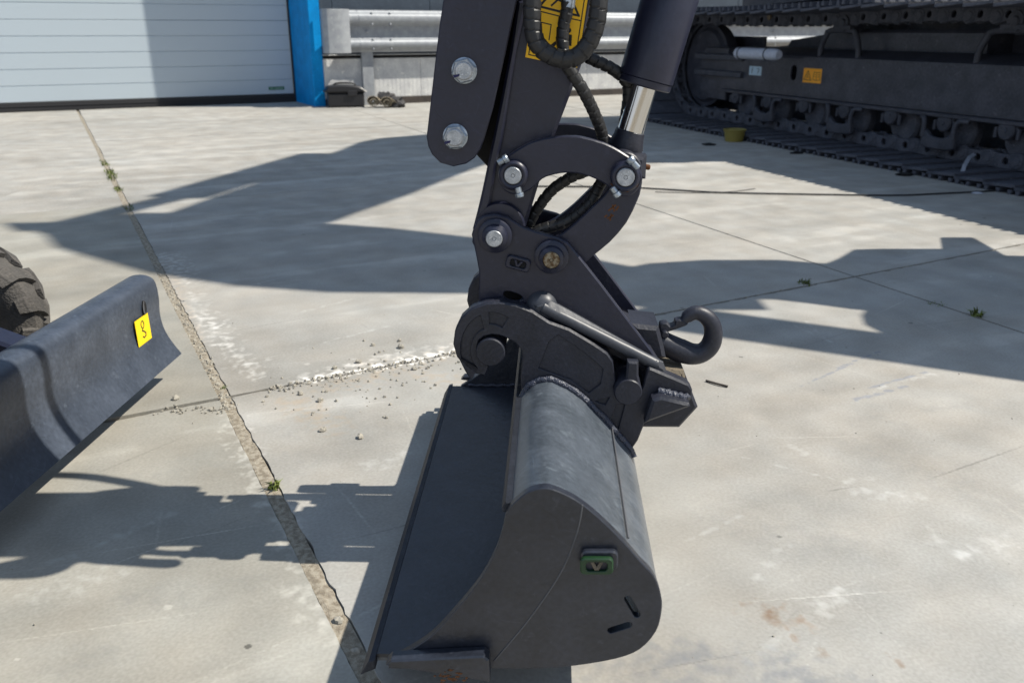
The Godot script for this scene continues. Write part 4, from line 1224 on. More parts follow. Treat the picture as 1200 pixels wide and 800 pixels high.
func build_mini():
	var yaw := deg_to_rad(YARD_TURN)
	var ax := Vector3(cos(yaw), 0, -sin(yaw))
	var e := base("compact_excavator", Vector3(0, 0, -1.29) - ax * 2.0, yaw)
	tag(e, "dark grey compact wheeled excavator, lugged tyre behind its blade, bucket on its arm", "excavator")
	off = Vector3(2.0, 0, 0)
	var P := pts2(PINS)
	# stick: tapering box, edge flanges standing proud of its side
	var st := mb()
	var stick := pts2(STICK)
	var up := PackedVector2Array([Vector2(0.305, 1.42), Vector2(0.25, 1.47), Vector2(0.20, 1.44), Vector2(0.13, 1.52), Vector2(0.03, 1.50), Vector2(0.03, 1.1)])
	var s2 := PackedVector2Array([Vector2(0.20, 1.24)])
	s2.append_array(stick.slice(0, stick.size()))
	up.append_array(PackedVector2Array())
	var outline := PackedVector2Array()
	outline.append_array(up)
	for i in range(stick.size() - 1, -1, -1): outline.append(stick[i])
	outline.append(Vector2(0.17, 1.24))
	extrude(st, outline, -0.065, 0.065, 0.005)
	piece("stick", st, M.paint, e)
	st = mb()
	var fl := pts2(STICK_FLANGE)
	for i in range(6, fl.size()): fl[i].x += 0.005
	extrude(st, fl, 0.0655, 0.075, 0.0035)
	extrude(st, pts2([0.0185, 0.837, 0.011, 0.837, 0.02, 1.1, 0.03, 1.1]), 0.0655, 0.073, 0.002)
	piece("edge_flange", st, M.paint, e)
	# bracket plates bolted through on both sides
	for s in [1.0, -1.0]:
		st = mb()
		var br := pts2(BRACKET)
		var bo := PackedVector2Array()
		bo.append_array(br)
		bo.append_array(PackedVector2Array([Vector2(0.045, 1.05), Vector2(0.07, 1.30), Vector2(0.02, 1.42), Vector2(-0.10, 1.40), Vector2(-0.075, 1.1)]))
		var z0 := 0.088 if s > 0 else -0.100
		extrude(st, bo, z0, z0 + 0.012, 0.0015, [circle2(Vector2(-0.0435, 0.851), 0.013, 20)] if s > 0 else [])
		piece("bracket_plate", st, M.paint, e)
	for i in [6, 7]:
		hex_nut(e, P[i], 0.100, 0.0152, 0.25 if i == 6 else 0.1)
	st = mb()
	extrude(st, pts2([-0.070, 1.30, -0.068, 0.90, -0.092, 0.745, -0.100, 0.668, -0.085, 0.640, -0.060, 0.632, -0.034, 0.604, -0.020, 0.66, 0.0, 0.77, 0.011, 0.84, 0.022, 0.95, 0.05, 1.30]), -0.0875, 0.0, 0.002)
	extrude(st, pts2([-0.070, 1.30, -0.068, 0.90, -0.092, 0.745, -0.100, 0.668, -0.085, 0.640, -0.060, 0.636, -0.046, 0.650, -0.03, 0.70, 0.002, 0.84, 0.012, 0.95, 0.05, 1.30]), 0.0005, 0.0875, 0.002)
	piece("bracket_core", st, M.dark, e)  # filled in to cast a solid shadow; near-black stands for the shaded gap
	st = mb()
	for i in [6, 7]: rod(st, Vector3(P[i].x, P[i].y, -0.088), Vector3(P[i].x, P[i].y, 0.088), 0.014, 16)
	piece("bracket_stud", st, M.dark, e)
	# warning label on the side of the stick
	var q := pts2(LABEL)
	sticker("warning_label", Vector3(q[0].x, q[0].y, 0.0652), Vector3(q[1].x, q[1].y, 0.0652), Vector3(q[2].x, q[2].y, 0.0652), Vector3(q[3].x, q[3].y, 0.0652), M.label_warning, e).set_meta("label", "yellow warning label with black triangle and figure")
	# bucket cylinder: barrel, gland, rod and eye
	var c := pts2(CYL)
	var dir := Vector3(c[0].x - c[4].x, c[0].y - c[4].y, 0).normalized()
	var eye := Vector3(P[5].x, P[5].y, 0)
	dir = (Vector3(c[1].x, c[1].y, 0) - eye).normalized()
	var g := along(eye, eye + dir)
	st = mb()
	lathe(st, g, [0.0, 0.118, 0.0205, 0.118, 0.022, 0.117, 0.036, 0.117, 0.0385, 0.119, 0.0385, 0.127, 0.0375, 0.128, 0.0395, 0.1285, 0.0395, 0.245, 0.0392, 0.2455, 0.0392, 0.2465, 0.0395, 0.247, 0.0395, 0.78, 0.03, 0.79, 0.0, 0.79], 44)
	piece("cylinder_barrel", st, M.paint, e)
	st = mb()
	lathe(st, g, [0.0195, 0.03, 0.0195, 0.118], 36)
	piece("cylinder_rod", st, M.chrome, e)
	st = mb()
	lathe(st, g, [0.0, 0.020, 0.024, 0.020, 0.026, 0.030, 0.0225, 0.044, 0.0215, 0.052, 0.0200, 0.053], 30)
	lathe(st, at(eye.x, eye.y, -0.055), [0.0, 0.0, 0.026, 0.0, 0.028, 0.002, 0.028, 0.108, 0.026, 0.11, 0.0, 0.11], 28)
	box(st, Vector3(eye.x + 0.008, eye.y - 0.012, 0.015), Vector3(eye.x + 0.034, eye.y + 0.022, 0.05), 0.007)
	piece("rod_eye", st, M.cast, e)
	st = mb()
	rod(st, Vector3(eye.x + 0.033, eye.y + 0.004, 0.035), Vector3(eye.x + 0.041, eye.y + 0.003, 0.035), 0.004, 8)
	piece("grease_nipple", st, M.rust, e)
	# curved links, one pair at the stick and one at the coupler
	for z in [0.0755, -0.0905]:
		st = mb()
		extrude(st, smooth2(pts2(ARCH), 2), z, z + 0.015, 0.0018)
		piece("curved_link", st, M.paint, e)
	for z in [0.058, -0.074]:
		st = mb()
		extrude(st, smooth2(pts2(LOWER_LINK), 2), z, z + 0.0165, 0.0018)
		piece("coupler_link", st, M.paint, e)
	pin(e, "pin_boss", P[4], 0.0905, 0.0122, 0.0205, 0.015, M.pin)
	pin(e, "pin_boss", P[5], 0.0905, 0.0126, 0.0205, 0.017, M.pin)
	st = mb()
	rod(st, Vector3(P[4].x, P[4].y, -0.09), Vector3(P[4].x, P[4].y, 0.09), 0.0125, 16)
	rod(st, Vector3(P[5].x, P[5].y, -0.09), Vector3(P[5].x, P[5].y, 0.09), 0.0125, 16)
	piece("link_pin", st, M.pin, e)
	small_bolt(e, P[8], 0.098, Vector2(0.8, 0.45), 0.013)
	small_bolt(e, P[9], 0.098, Vector2(0.25, -1.0), 0.012)
	small_bolt(e, P[10], 0.100, Vector2(-0.7, 0.72), 0.016)
	small_bolt(e, P[11], 0.100, Vector2(0.6, -0.8), 0.013)
	st = mb()
	var ra := PackedVector2Array()
	for i in 11: ra.append(P[5] + Vector2.from_angle(-2.6 + 0.21 * i) * 0.0207)
	for i in 11: ra.append(P[5] + Vector2.from_angle(-0.5 - 0.21 * i) * (0.0228 + 0.0012 * sin(i * 1.9)))
	extrude(st, ra, 0.0906, 0.0910, 0.0)
	piece("rust_ring", st, M.rust, e)
	st = mb()
	for k in [[0.141, 0.557, 0.152, 0.566], [0.147, 0.566, 0.150, 0.556], [0.152, 0.558, 0.156, 0.564], [0.140, 0.546, 0.149, 0.551], [0.146, 0.553, 0.144, 0.543], [0.136, 0.548, 0.140, 0.551]]:
		var a := Vector2(k[0], k[1]); var b := Vector2(k[2], k[3]); var n := (b - a).normalized().orthogonal() * 0.0012
		extrude(st, PackedVector2Array([a + n, b + n, b - n, a - n]), 0.0745, 0.0749, 0.0)
	piece("chalk_mark", st, M.rust, e)
	# quick coupler: two plates, a rounded bar along each foot, a deck between, hook behind
	for s in [1.0, -1.0]:
		st = mb()
		var z0 := 0.077 if s > 0 else -0.090
		extrude(st, pts2(COUPLER), z0, z0 + 0.013, 0.002, [smooth2(pts2(COUPLER_SLOT), 3)] if s > 0 else [])
		piece("coupler_plate", st, M.paint, e)
		st = mb()
		z0 = 0.0902 if s > 0 else -0.112
		extrude(st, smooth2(pts2(COUPLER_BAR), 2), z0, z0 + 0.020, 0.0075)
		var zc := 0.104 if s > 0 else -0.104
		rod(st, Vector3(0.046, 0.4225, zc), Vector3(0.222, 0.333, zc), 0.0088, 20, 0.004)
		piece("coupler_rail", st, M.rail, e)
	st = mb()
	lathe(st, at(0.048, 0.418, 0.085), [0.0, 0.024, 0.012, 0.023, 0.019, 0.017, 0.023, 0.008, 0.024, 0.0], 24)
	piece("bar_cap", st, M.rail, e)
	st = mb()
	extrude(st, pts2([0.02, 0.40, 0.10, 0.40, 0.215, 0.345, 0.232, 0.318, 0.225, 0.300, 0.12, 0.350, 0.0, 0.388]), -0.076, 0.076, 0.005)
	piece("coupler_deck", st, M.cast, e)
	st = mb()
	extrude(st, pts2([-0.03, 0.44, 0.03, 0.45, 0.05, 0.41, -0.03, 0.40]), -0.03, 0.03, 0.006)
	piece("wedge_ram", st, M.dark, e)
	pin(e, "coupler_boss", P[2], 0.0905, 0.0122, 0.0185, 0.024, M.pin, 0.0245)
	pin(e, "coupler_boss", P[3], 0.0905, 0.0122, 0.0185, 0.024, M.rusty_pin, 0.0245)
	st = mb()
	lathe(st, at(P[2].x + 0.006, P[2].y + 0.008, 0.0655), [0.0, 0.010, 0.034, 0.010, 0.036, 0.007, 0.036, 0.0], 36)
	lathe(st, at(P[2].x, P[2].y, -0.076), [0.0, 0.0, 0.03, 0.0, 0.03, 0.012], 30)
	piece("stick_bush", st, M.paint, e)
	badge(e, P[12], 0.0905, 0.036, 0.019, -0.26, M.paint, M.paint, M.dark, 0.006)
	st = mb()
	extrude(st, pts2(DUST_BLOCK), -0.07, 0.045, 0.004)
	extrude(st, pts2([0.236, 0.30, 0.265, 0.297, 0.27, 0.285, 0.24, 0.288]), 0.046, 0.07, 0.003)
	piece("locking_wedge", st, M.dusty, e)
	# lifting hook with its latch
	st = mb()
	extrude(st, pts2(HOOK_BLOCK), -0.03, 0.05, 0.006)
	piece("hook_base", st, M.cast, e)
	st = mb()
	var hk := PackedVector3Array()
	for v in [[0.205, 0.340], [0.230, 0.338], [0.252, 0.329], [0.272, 0.321], [0.288, 0.317], [0.303, 0.320], [0.314, 0.332], [0.3175, 0.350], [0.3135, 0.368], [0.302, 0.381], [0.288, 0.386], [0.277, 0.381], [0.270, 0.373]]:
		hk.append(Vector3(v[0], v[1], 0.012))
	sweep(st, hk, 0.0168, 16, 0.005, 0.0, 0.0, func(t: float, a: float) -> float:
		var w := 1.12
		if t > 0.3: w = lerpf(1.15, 0.92, minf((t - 0.3) / 0.2, 1.0))
		if t > 0.6: w = lerpf(0.92, 0.58, (t - 0.6) / 0.4)
		if t > 0.96: w *= 0.8
		return w)
	piece("lifting_hook", st, M.cast, e)
	st = mb()
	extrude(st, smooth2(pts2(HOOK_GATE), 2), 0.003, 0.021, 0.002)
	rod(st, Vector3(0.240, 0.354, -0.004), Vector3(0.240, 0.354, 0.030), 0.006, 12)
	piece("hook_latch", st, M.cast, e)
	# hydraulic hoses in spiral guards
	for h in [[LOOP_HOSE, 0.0122, 0.014], [HOSE_B, 0.0088, 0.012], [HOSE_C, 0.0092, 0.012]]:
		st = mb()
		sweep(st, pts3(h[0]), h[1], 14, 0.002, h[2], 0.0022)
		piece("hydraulic_hose", st, M.rubber, e)
	st = mb()
	var far_side := PackedVector3Array()
	for v in pts3(LOOP_HOSE): far_side.append(Vector3(v.x - 0.02, v.y + 0.05, -v.z))
	sweep(st, far_side, 0.0122, 12, 0.004, 0.014, 0.0022)
	sweep(st, pts3([0.08, 0.86, -0.10, 0.07, 0.93, -0.13, 0.05, 1.05, -0.165, 0.05, 1.16, -0.175, 0.05, 1.28, -0.178, 0.04, 1.42, -0.17, -0.06, 1.52, -0.10]), 0.0125, 12, 0.005, 0.014, 0.0022)
	piece("hydraulic_hose", st, M.rubber, e)
	st = mb()
	rod(st, Vector3(0.0775, 0.826, 0.085), Vector3(0.084, 0.90, 0.082), 0.0088, 16)
	piece("hose_fitting", st, M.zinc, e)
	st = mb()
	sweep(st, pts3([0.129, 0.916, 0.10, 0.16, 1.0, 0.09, 0.17, 1.15, 0.12, 0.08, 1.32, 0.15, -0.1, 1.42, 0.12, -0.3, 1.46, 0.06]), 0.0122, 12, 0.006, 0.014, 0.0022)
	sweep(st, pts3([0.041, 0.906, 0.10, 0.06, 0.98, 0.145, 0.02, 1.22, 0.14, -0.1, 1.34, 0.16, -0.3, 1.40, 0.09]), 0.0122, 12, 0.006, 0.014, 0.0022)
	sweep(st, pts3([0.084, 0.89, 0.082, 0.10, 1.05, 0.10, 0.06, 1.24, 0.19, -0.06, 1.31, 0.22, -0.3, 1.34, 0.10]), 0.011, 12, 0.006, 0.012, 0.002)
	piece("hydraulic_hose", st, M.rubber, e)
	# boom and body, left of the picture
	st = mb()
	extrude(st, smooth2(pts2([0.06, 1.30, 0.02, 1.42, -0.2, 1.56, -0.7, 1.75, -1.2, 1.72, -1.7, 1.2, -2.0, 0.72, -1.86, 0.62, -1.5, 1.05, -1.1, 1.45, -0.7, 1.52, -0.2, 1.36, -0.04, 1.24]), 2), -0.06, 0.06, 0.008)
	piece("boom", st, M.paint, e)
	st = mb()
	rod(st, Vector3(-0.7, 1.86, 0), Vector3(0.05, 1.60, 0), 0.045, 20)
	rod(st, Vector3(0.05, 1.60, 0), Vector3(0.22, 1.46, 0), 0.022, 16)
	piece("stick_cylinder", st, M.paint, e)
	st = mb()
	box(st, Vector3(-3.1, 0.62, -0.6), Vector3(-1.75, 1.1, 0.6), 0.05)
	piece("house", st, M.paint, e)
	st = mb()
	box(st, Vector3(-2.9, 1.1, -0.05), Vector3(-2.0, 2.1, 0.58), 0.06)
	piece("cab", st, M.paint, e)
	st = mb()
	box(st, Vector3(-2.9, 0.24, -0.30), Vector3(-1.45, 0.52, 0.30), 0.03)
	box(st, Vector3(-1.34, 0.14, -0.40), Vector3(-1.24, 0.26, 0.40), 0.02)
	box(st, Vector3(-2.75, 0.14, -0.40), Vector3(-2.65, 0.26, 0.40), 0.02)
	piece("chassis", st, M.paint, e)
	# dozer blade: rolled top, hollow face, cutting edge; an eye hole near its end, its shade and lit edge painted on
	var bp := smooth2(pts2([-0.945, 0.236, -0.936, 0.250, -0.917, 0.260, -0.892, 0.262, -0.872, 0.255, -0.864, 0.239, -0.862, 0.205, -0.865, 0.171, -0.863, 0.143, -0.856, 0.118, -0.843, 0.092, -0.826, 0.066]), 3, false)
	var back := PackedVector2Array()
	for i in range(bp.size() - 1, -1, -1):
		var k := mini(i + 1, bp.size() - 1)
		var d := (bp[k] - bp[maxi(i - 1, 0)]).normalized()
		back.append(bp[i] + Vector2(d.y, -d.x) * 0.010)
	var bl := bp.duplicate()
	bl.append_array(back)
	st = mb()
	extrude(st, bl, -0.60, 0.60, 0.002)
	var blade := piece("dozer_blade", st, M.blade, e)
	st = mb()
	var face := Transform3D(Basis(Vector3(0, 0, -1), Vector3(0, 1, 0), Vector3(1, 0, 0)), Vector3(-0.8632, 0.207, -0.517))
	extrude(st, smooth2(pts2([0.001, 0.017, 0.008, 0.010, 0.009, -0.004, 0.001, -0.015, -0.006, -0.009, -0.007, 0.006]), 3), -0.012, 0.0048, 0.0004, [], face)
	piece("eye_hole_shade", st, M.dark, blade, true)  # proud dark patch painted for the shade inside an eye hole
	st = mb()
	extrude(st, smooth2(pts2([0.0, 0.017, -0.002, 0.008, -0.003, -0.006, -0.001, -0.014, -0.008, -0.010, -0.009, 0.006]), 3), 0.0049, 0.0055, 0.0003, [], face)
	piece("eye_rim_lit", st, M.seam, blade, true)  # pale sliver painted for the sunlit left edge of the hole
	sticker("hook_label", Vector3(-0.8595, 0.131, -0.463), Vector3(-0.8595, 0.131, -0.529), Vector3(-0.8605, 0.192, -0.529), Vector3(-0.8605, 0.192, -0.463), M.label_hook, blade, true).set_meta("label", "yellow label with a black hook sign")
	for w in [-0.25, 0.25]:
		st = mb()
		extrude(st, pts2([-0.885, 0.10, -0.885, 0.22, -0.98, 0.22, -1.45, 0.40, -1.5, 0.30, -0.98, 0.10]), w - 0.03, w + 0.03, 0.006)
		piece("blade_arm", st, M.paint, e)
	# wheels with separate tread lugs
	var wheel := Node3D.new()
	wheel.name = "wheel"
	wheel.position = off + Vector3(-1.285, 0.185, -0.50)
	wheel.rotation.y = deg_to_rad(22)
	e.add_child(wheel, true)
	st = mb()
	lathe(st, Transform3D(), [0.085, 0.045, 0.10, 0.058, 0.125, 0.066, 0.145, 0.064, 0.162, 0.054, 0.168, 0.035, 0.170, 0.0, 0.168, -0.035, 0.162, -0.054, 0.145, -0.064, 0.125, -0.066, 0.10, -0.058, 0.085, -0.045], 40)
	piece("tyre", st, M.tyre, wheel, true)
	st = mb()
	lathe(st, Transform3D(), [0.0, 0.02, 0.03, 0.02, 0.035, 0.012, 0.06, 0.005, 0.078, 0.03, 0.086, 0.047, 0.09, 0.047, 0.088, -0.047, 0.0, -0.04], 32)
	piece("rim", st, M.big_trim, wheel, true)
	st = mb()
	lug_shape(st)
	var lug: MeshInstance3D = null
	for k in 26:
		var xf := Transform3D(Basis(Vector3(0, 0, 1), TAU * k / 26.0), Vector3.ZERO)
		if k % 2 == 1: xf = xf * Transform3D(Basis(Vector3(1, 0, 0), Vector3(0, 1, 0), Vector3(0, 0, -1)), Vector3.ZERO)
		if lug == null:
			lug = piece("tread_lug", st, M.tyre, wheel, true)
			lug.transform = xf
		else:
			again(lug, xf, wheel, "tread_lug")
	for w in [[-1.285, 0.50], [-2.7, -0.50], [-2.7, 0.50]]:
		var c2: Node3D = wheel.duplicate()
		c2.name = numbered(e, "wheel")
		c2.position = off + Vector3(w[0], 0.185, w[1])
		e.add_child(c2, true)

# One tread bar of the tyre: slanting from the middle of the tread over its shoulder.
func lug_shape(st: SurfaceTool):
	var path := [[0.170, -0.003], [0.1695, 0.015], [0.168, 0.033], [0.163, 0.050], [0.152, 0.062], [0.136, 0.0685]]
	var skew := [-0.03, 0.05, 0.13, 0.19, 0.21, 0.215]
	var half := [0.085, 0.10, 0.115, 0.125, 0.125, 0.11]
	var P3 := func(i: int, side: float, up: float) -> Vector3:
		var a: float = skew[i] + half[i] * side
		var n := Vector2(1, 0).rotated(clampf((i - 1) * 0.33, 0.0, 1.3))
		var r: float = path[i][0] + n.x * up
		return Vector3(cos(a) * r, sin(a) * r, path[i][1] + n.y * up)
	for i in 5:
		var top := []
		for q in [[i, -1.0], [i, 1.0], [i + 1, 1.0], [i + 1, -1.0]]:
			top.append(P3.call(q[0], q[1] * 0.86, 0.0115))
		var nn: Vector3 = (top[1] - top[0]).cross(top[3] - top[0]).normalized()
		if nn.dot(Vector3(top[0].x, top[0].y, 0)) < 0: nn = -nn
		flat_quad(st, top[0], top[1], top[2], top[3], nn)
		for s in [-1.0, 1.0]:
			var A: Vector3 = P3.call(i, s, -0.003); var B: Vector3 = P3.call(i + 1, s, -0.003)
			var C: Vector3 = P3.call(i + 1, s * 0.86, 0.0115); var D: Vector3 = P3.call(i, s * 0.86, 0.0115)
			var m := (B - A).cross(D - A).normalized()
			if m.dot(Vector3(-A.y, A.x, 0) * s) < 0: m = -m
			flat_quad(st, A, B, C, D, m)
	for i in [0, 5]:
		var A: Vector3 = P3.call(i, -1.0, -0.003); var B: Vector3 = P3.call(i, 1.0, -0.003)
		var C: Vector3 = P3.call(i, 0.86, 0.0115); var D: Vector3 = P3.call(i, -0.86, 0.0115)
		var m := (B - A).cross(D - A).normalized()
		if m.z * (1.0 if i == 5 else -1.0) < 0: m = -m
		flat_quad(st, A, B, C, D, m)

# ------------------------------------------------------------------ the ditching bucket on the coupler
func offset_line(p: PackedVector2Array, by: float) -> PackedVector2Array:
	var r := PackedVector2Array()
	for i in p.size():
		var d := (p[mini(i + 1, p.size() - 1)] - p[maxi(i - 1, 0)]).normalized()
		r.append(p[i] + Vector2(-d.y, d.x) * by)
	return r

func build_bucket():
	var yaw := deg_to_rad(YARD_TURN)
	var k := base("ditching_bucket", Vector3(0, 0, -1.29), yaw)
	tag(k, "dark grey ditching bucket with rounded back and green badge, hung on the quick coupler", "bucket")
	off = Vector3.ZERO
	var mouth := smooth2(pts2(PLATE_MOUTH), 4, false)
	var bk := smooth2(pts2(PLATE_BACK), 3, false)
	# side plates with two slots
	var side := mouth.slice(0, mouth.size() - 1)
	side.append_array(bk)
	side.append(Vector2(-0.06, 0.055))
	side.append(Vector2(-0.134, 0.054))
	var m := pts2(BUCKET_MARKS)
	var slots := [capsule(m[0], m[1], 0.0042), capsule(m[2], m[3], 0.0042)]
	for s in [1.0, -1.0]:
		var st := mb()
		var z0 := 0.428 if s > 0 else -0.440
		extrude(st, side, z0, z0 + 0.012, 0.0012, slots)
		piece("side_plate", st, M.bucket, k)
		st = mb()
		z0 = 0.4402 if s > 0 else -0.4602
		extrude(st, pts2(CUTTER), z0, z0 + 0.020, 0.002)
		piece("side_cutter", st, M.bucket, k)
	var st := mb()
	for i in 26:
		var q := [-0.056 + rng.randfn(0.0, 0.010), 0.062 + rng.randfn(0.0, 0.005), rng.randf_range(0.0012, 0.0045), rng.randf_range(0.0008, 0.002)]
		extrude(st, smooth2(pts2([q[0] - q[2], q[1], q[0] - q[2] * 0.3, q[1] + q[3], q[0] + q[2] * 0.4, q[1] + q[3] * 0.4, q[0] + q[2], q[1] + q[3] * 0.7, q[0] + q[2] * 0.5, q[1] - q[3] * 0.5, q[0] - q[2] * 0.5, q[1] - q[3]]), 2), 0.4601, 0.4601 + 0.0001 * (1 + i % 5), 0.0)
	piece("rust_patch", st, M.rust, k)
	# rounded shell
	var shell := PackedVector2Array([Vector2(0.016, 0.277)])
	for i in range(1, bk.size()): shell.append(bk[i])
	shell.append_array(PackedVector2Array([Vector2(-0.06, 0.0565), Vector2(-0.150, 0.0550)]))
	for layer in [[-0.0015, -0.006, M.bucket_back_lit, "shell"], [-0.0061, -0.0115, M.bucket, "inner_sheet"]]:  # one sheet in two layers: outer coloured as sunlit, inner as shaded
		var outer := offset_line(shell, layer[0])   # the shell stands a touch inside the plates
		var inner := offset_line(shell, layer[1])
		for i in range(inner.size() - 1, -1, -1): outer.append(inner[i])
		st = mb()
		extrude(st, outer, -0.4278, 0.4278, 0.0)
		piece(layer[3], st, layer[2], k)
	st = mb()
	extrude(st, pts2([-0.170, 0.043, -0.158, 0.0655, -0.1505, 0.0672, -0.1505, 0.0530]), -0.4405, 0.4405, 0.0015)
	piece("cutting_edge", st, M.edge, k)
	st = mb()
	extrude(st, pts2([0.0075, 0.279, 0.012, 0.2875, 0.020, 0.2885, 0.016, 0.2775, 0.0125, 0.274, 0.0085, 0.2745]), -0.4277, 0.4277, 0.0015)
	piece("lip_bar", st, M.edge, k)
	# weld beads: along the near plate's curve, the shell's seam, round the ears' feet
	st = mb()
	var seam := smooth2(pts2(PLATE_SEAM), 6, false)
	var p3 := PackedVector3Array()
	for v in seam: p3.append(Vector3(v.x, v.y, 0.4402))
	sweep(st, p3, 0.0011, 6, 0.006)
	piece("weld_seam", st, M.seam, k)
	st = mb()
	p3 = PackedVector3Array()
	for i in 44: p3.append(Vector3(0.1562, 0.2388, 0.42 - i * 0.0195))
	sweep(st, p3, 0.0012, 6, 0.008)
	piece("weld_seam", st, M.seam, k)
	st = mb()
	p3 = PackedVector3Array()
	for i in 30: p3.append(Vector3(0.0215, 0.0715 + 0.0004 * sin(i * 2.4), 0.42 - i * 0.029))
	sweep(st, p3, 0.001, 6, 0.02)
	for s in [-1.0, 1.0]:
		p3 = PackedVector3Array()
		for i in 40:
			var t := i / 39.0
			p3.append(Vector3(lerpf(-0.115, 0.16, t), 0.070 + 0.0012 * sin(i * 1.9) + 0.02 * t * t, s * 0.4255))
		sweep(st, p3, 0.0035, 6, 0.006)
	piece("inner_weld", st, M.weld, k)
	st = mb()
	extrude(st, round_rect(m[4] + Vector2(0.0035, 0.003), 0.043, 0.0265, 0.007, 0.03), 0.4402, 0.4485, 0.002)
	piece("badge_block", st, M.bucket, k)
	badge(k, m[4], 0.4486, 0.038, 0.0222, 0.03, M.green, M.dusty, M.cast, 0.007)
	# ears: cast plates with sunken pockets, a hook round the front pin
	var pocket := pts2(EAR_POCKET)
	var pb := pts2(EAR_POCKET_B)
	var c := Vector2(-0.026, 0.357)
	var arc := PackedVector2Array()
	for i in 15: arc.append(c + Vector2.from_angle(lerpf(1.9, 4.0, i / 14.0)) * Vector2(0.0445, 0.058))
	for i in 15: arc.append(c + Vector2.from_angle(lerpf(4.0, 1.9, i / 14.0)) * Vector2(0.030, 0.036))
	var arc2 := PackedVector2Array()
	for i in 8: arc2.append(c + Vector2.from_angle(lerpf(1.05, 1.62, i / 7.0)) * Vector2(0.052, 0.060))
	for i in 8: arc2.append(c + Vector2.from_angle(lerpf(1.62, 1.05, i / 7.0)) * Vector2(0.034, 0.042))
	for s in [1.0, -1.0]:
		st = mb()
		extrude(st, pts2(EAR), 0.092 if s > 0 else -0.120, 0.1165 if s > 0 else -0.092, 0.003)
		var ear := piece("ear", st, M.cast, k)
		ear.set_meta("label", "cast ear hooked round the front pin")
		if s > 0:
			st = mb()
			extrude(st, pts2(EAR), 0.1166, 0.1200, 0.0018, [inset_any(pocket, 0.002), pb.slice(0, 4), pb.slice(4, 8), arc, arc2])
			piece("ear_rim", st, M.cast, ear, true)
		st = mb()
		extrude(st, pts2(EAR_STRAP), 0.1202 if s > 0 else -0.146, 0.146 if s > 0 else -0.1202, 0.004)
		piece("stop_rib", st, M.cast, ear, true)
		st = mb()
		p3 = PackedVector3Array()
		var along_ := [Vector2(0.020, 0.285), Vector2(0.030, 0.304), Vector2(0.045, 0.3135), Vector2(0.062, 0.3155), Vector2(0.080, 0.3085), Vector2(0.098, 0.2975), Vector2(0.121, 0.2775), Vector2(0.150, 0.2465), Vector2(0.169, 0.2225), Vector2(0.186, 0.2025), Vector2(0.193, 0.185)]
		for i in along_.size() - 1:
			for j in 4:
				var v: Vector2 = along_[i].lerp(along_[i + 1], j / 4.0)
				p3.append(Vector3(v.x, v.y, s * (0.1225 + 0.0012 * sin(i * 5.0 + j * 2.0))))
		sweep(st, p3, 0.0052, 8, 0.003, 0.0, 0.0, func(t: float, a: float) -> float: return 1.0 + 0.06 * sin(t * 260.0) + 0.09 * sin(t * 31.0 + a * 2.0))
		piece("ear_weld", st, M.weld, ear, true)
		st = mb()
		p3 = PackedVector3Array()
		for i in 18: p3.append(Vector3(lerpf(0.223, 0.266, i / 17.0), lerpf(0.300, 0.2895, i / 17.0) + 0.001 * sin(i * 1.7), s * (0.1245 + 0.0015 * sin(i * 2.3))))
		sweep(st, p3, 0.0058, 8, 0.003, 0.0, 0.0, func(t: float, a: float) -> float: return 1.0 + 0.12 * sin(t * 60.0 + a))
		piece("rib_weld", st, M.weld, ear, true)
	var P := pts2(PINS)
	st = mb()
	lathe(st, at(P[0].x, P[0].y, -0.127), [0.0, 0.0, 0.020, 0.0, 0.0215, 0.0015, 0.0215, 0.2515, 0.020, 0.253, 0.0, 0.253], 36)
	piece("front_pin", st, M.cast, k)
	st = mb()
	lathe(st, at(P[1].x, P[1].y, -0.132), [0.0, 0.0, 0.0185, 0.0, 0.0205, 0.002, 0.0205, 0.262, 0.019, 0.264, 0.0, 0.264], 36)
	piece("rear_pin", st, M.cast, k)
	st = mb()
	extrude(st, pts2(LUG), 0.113, 0.129, 0.003)
	piece("pin_lug", st, M.cast, k)
	st = mb()
	extrude(st, pts2([0.196, 0.224, 0.262, 0.225, 0.288, 0.260, 0.275, 0.289, 0.205, 0.258]), -0.0918, 0.0918, 0.004)
	piece("stop_block", st, M.cast, k)

func capsule(a: Vector2, b: Vector2, r: float) -> PackedVector2Array:
	var p := PackedVector2Array()
	var t := (b - a).angle()
	for i in 7: p.append(b + Vector2.from_angle(t - PI / 2 + PI * i / 6) * r)
	for i in 7: p.append(a + Vector2.from_angle(t + PI / 2 + PI * i / 6) * r)
	return p

func inset_any(p: PackedVector2Array, by: float) -> PackedVector2Array:
	var q := clean(p)
	if area2(q) < 0: q.reverse()
	return inset(q, by)

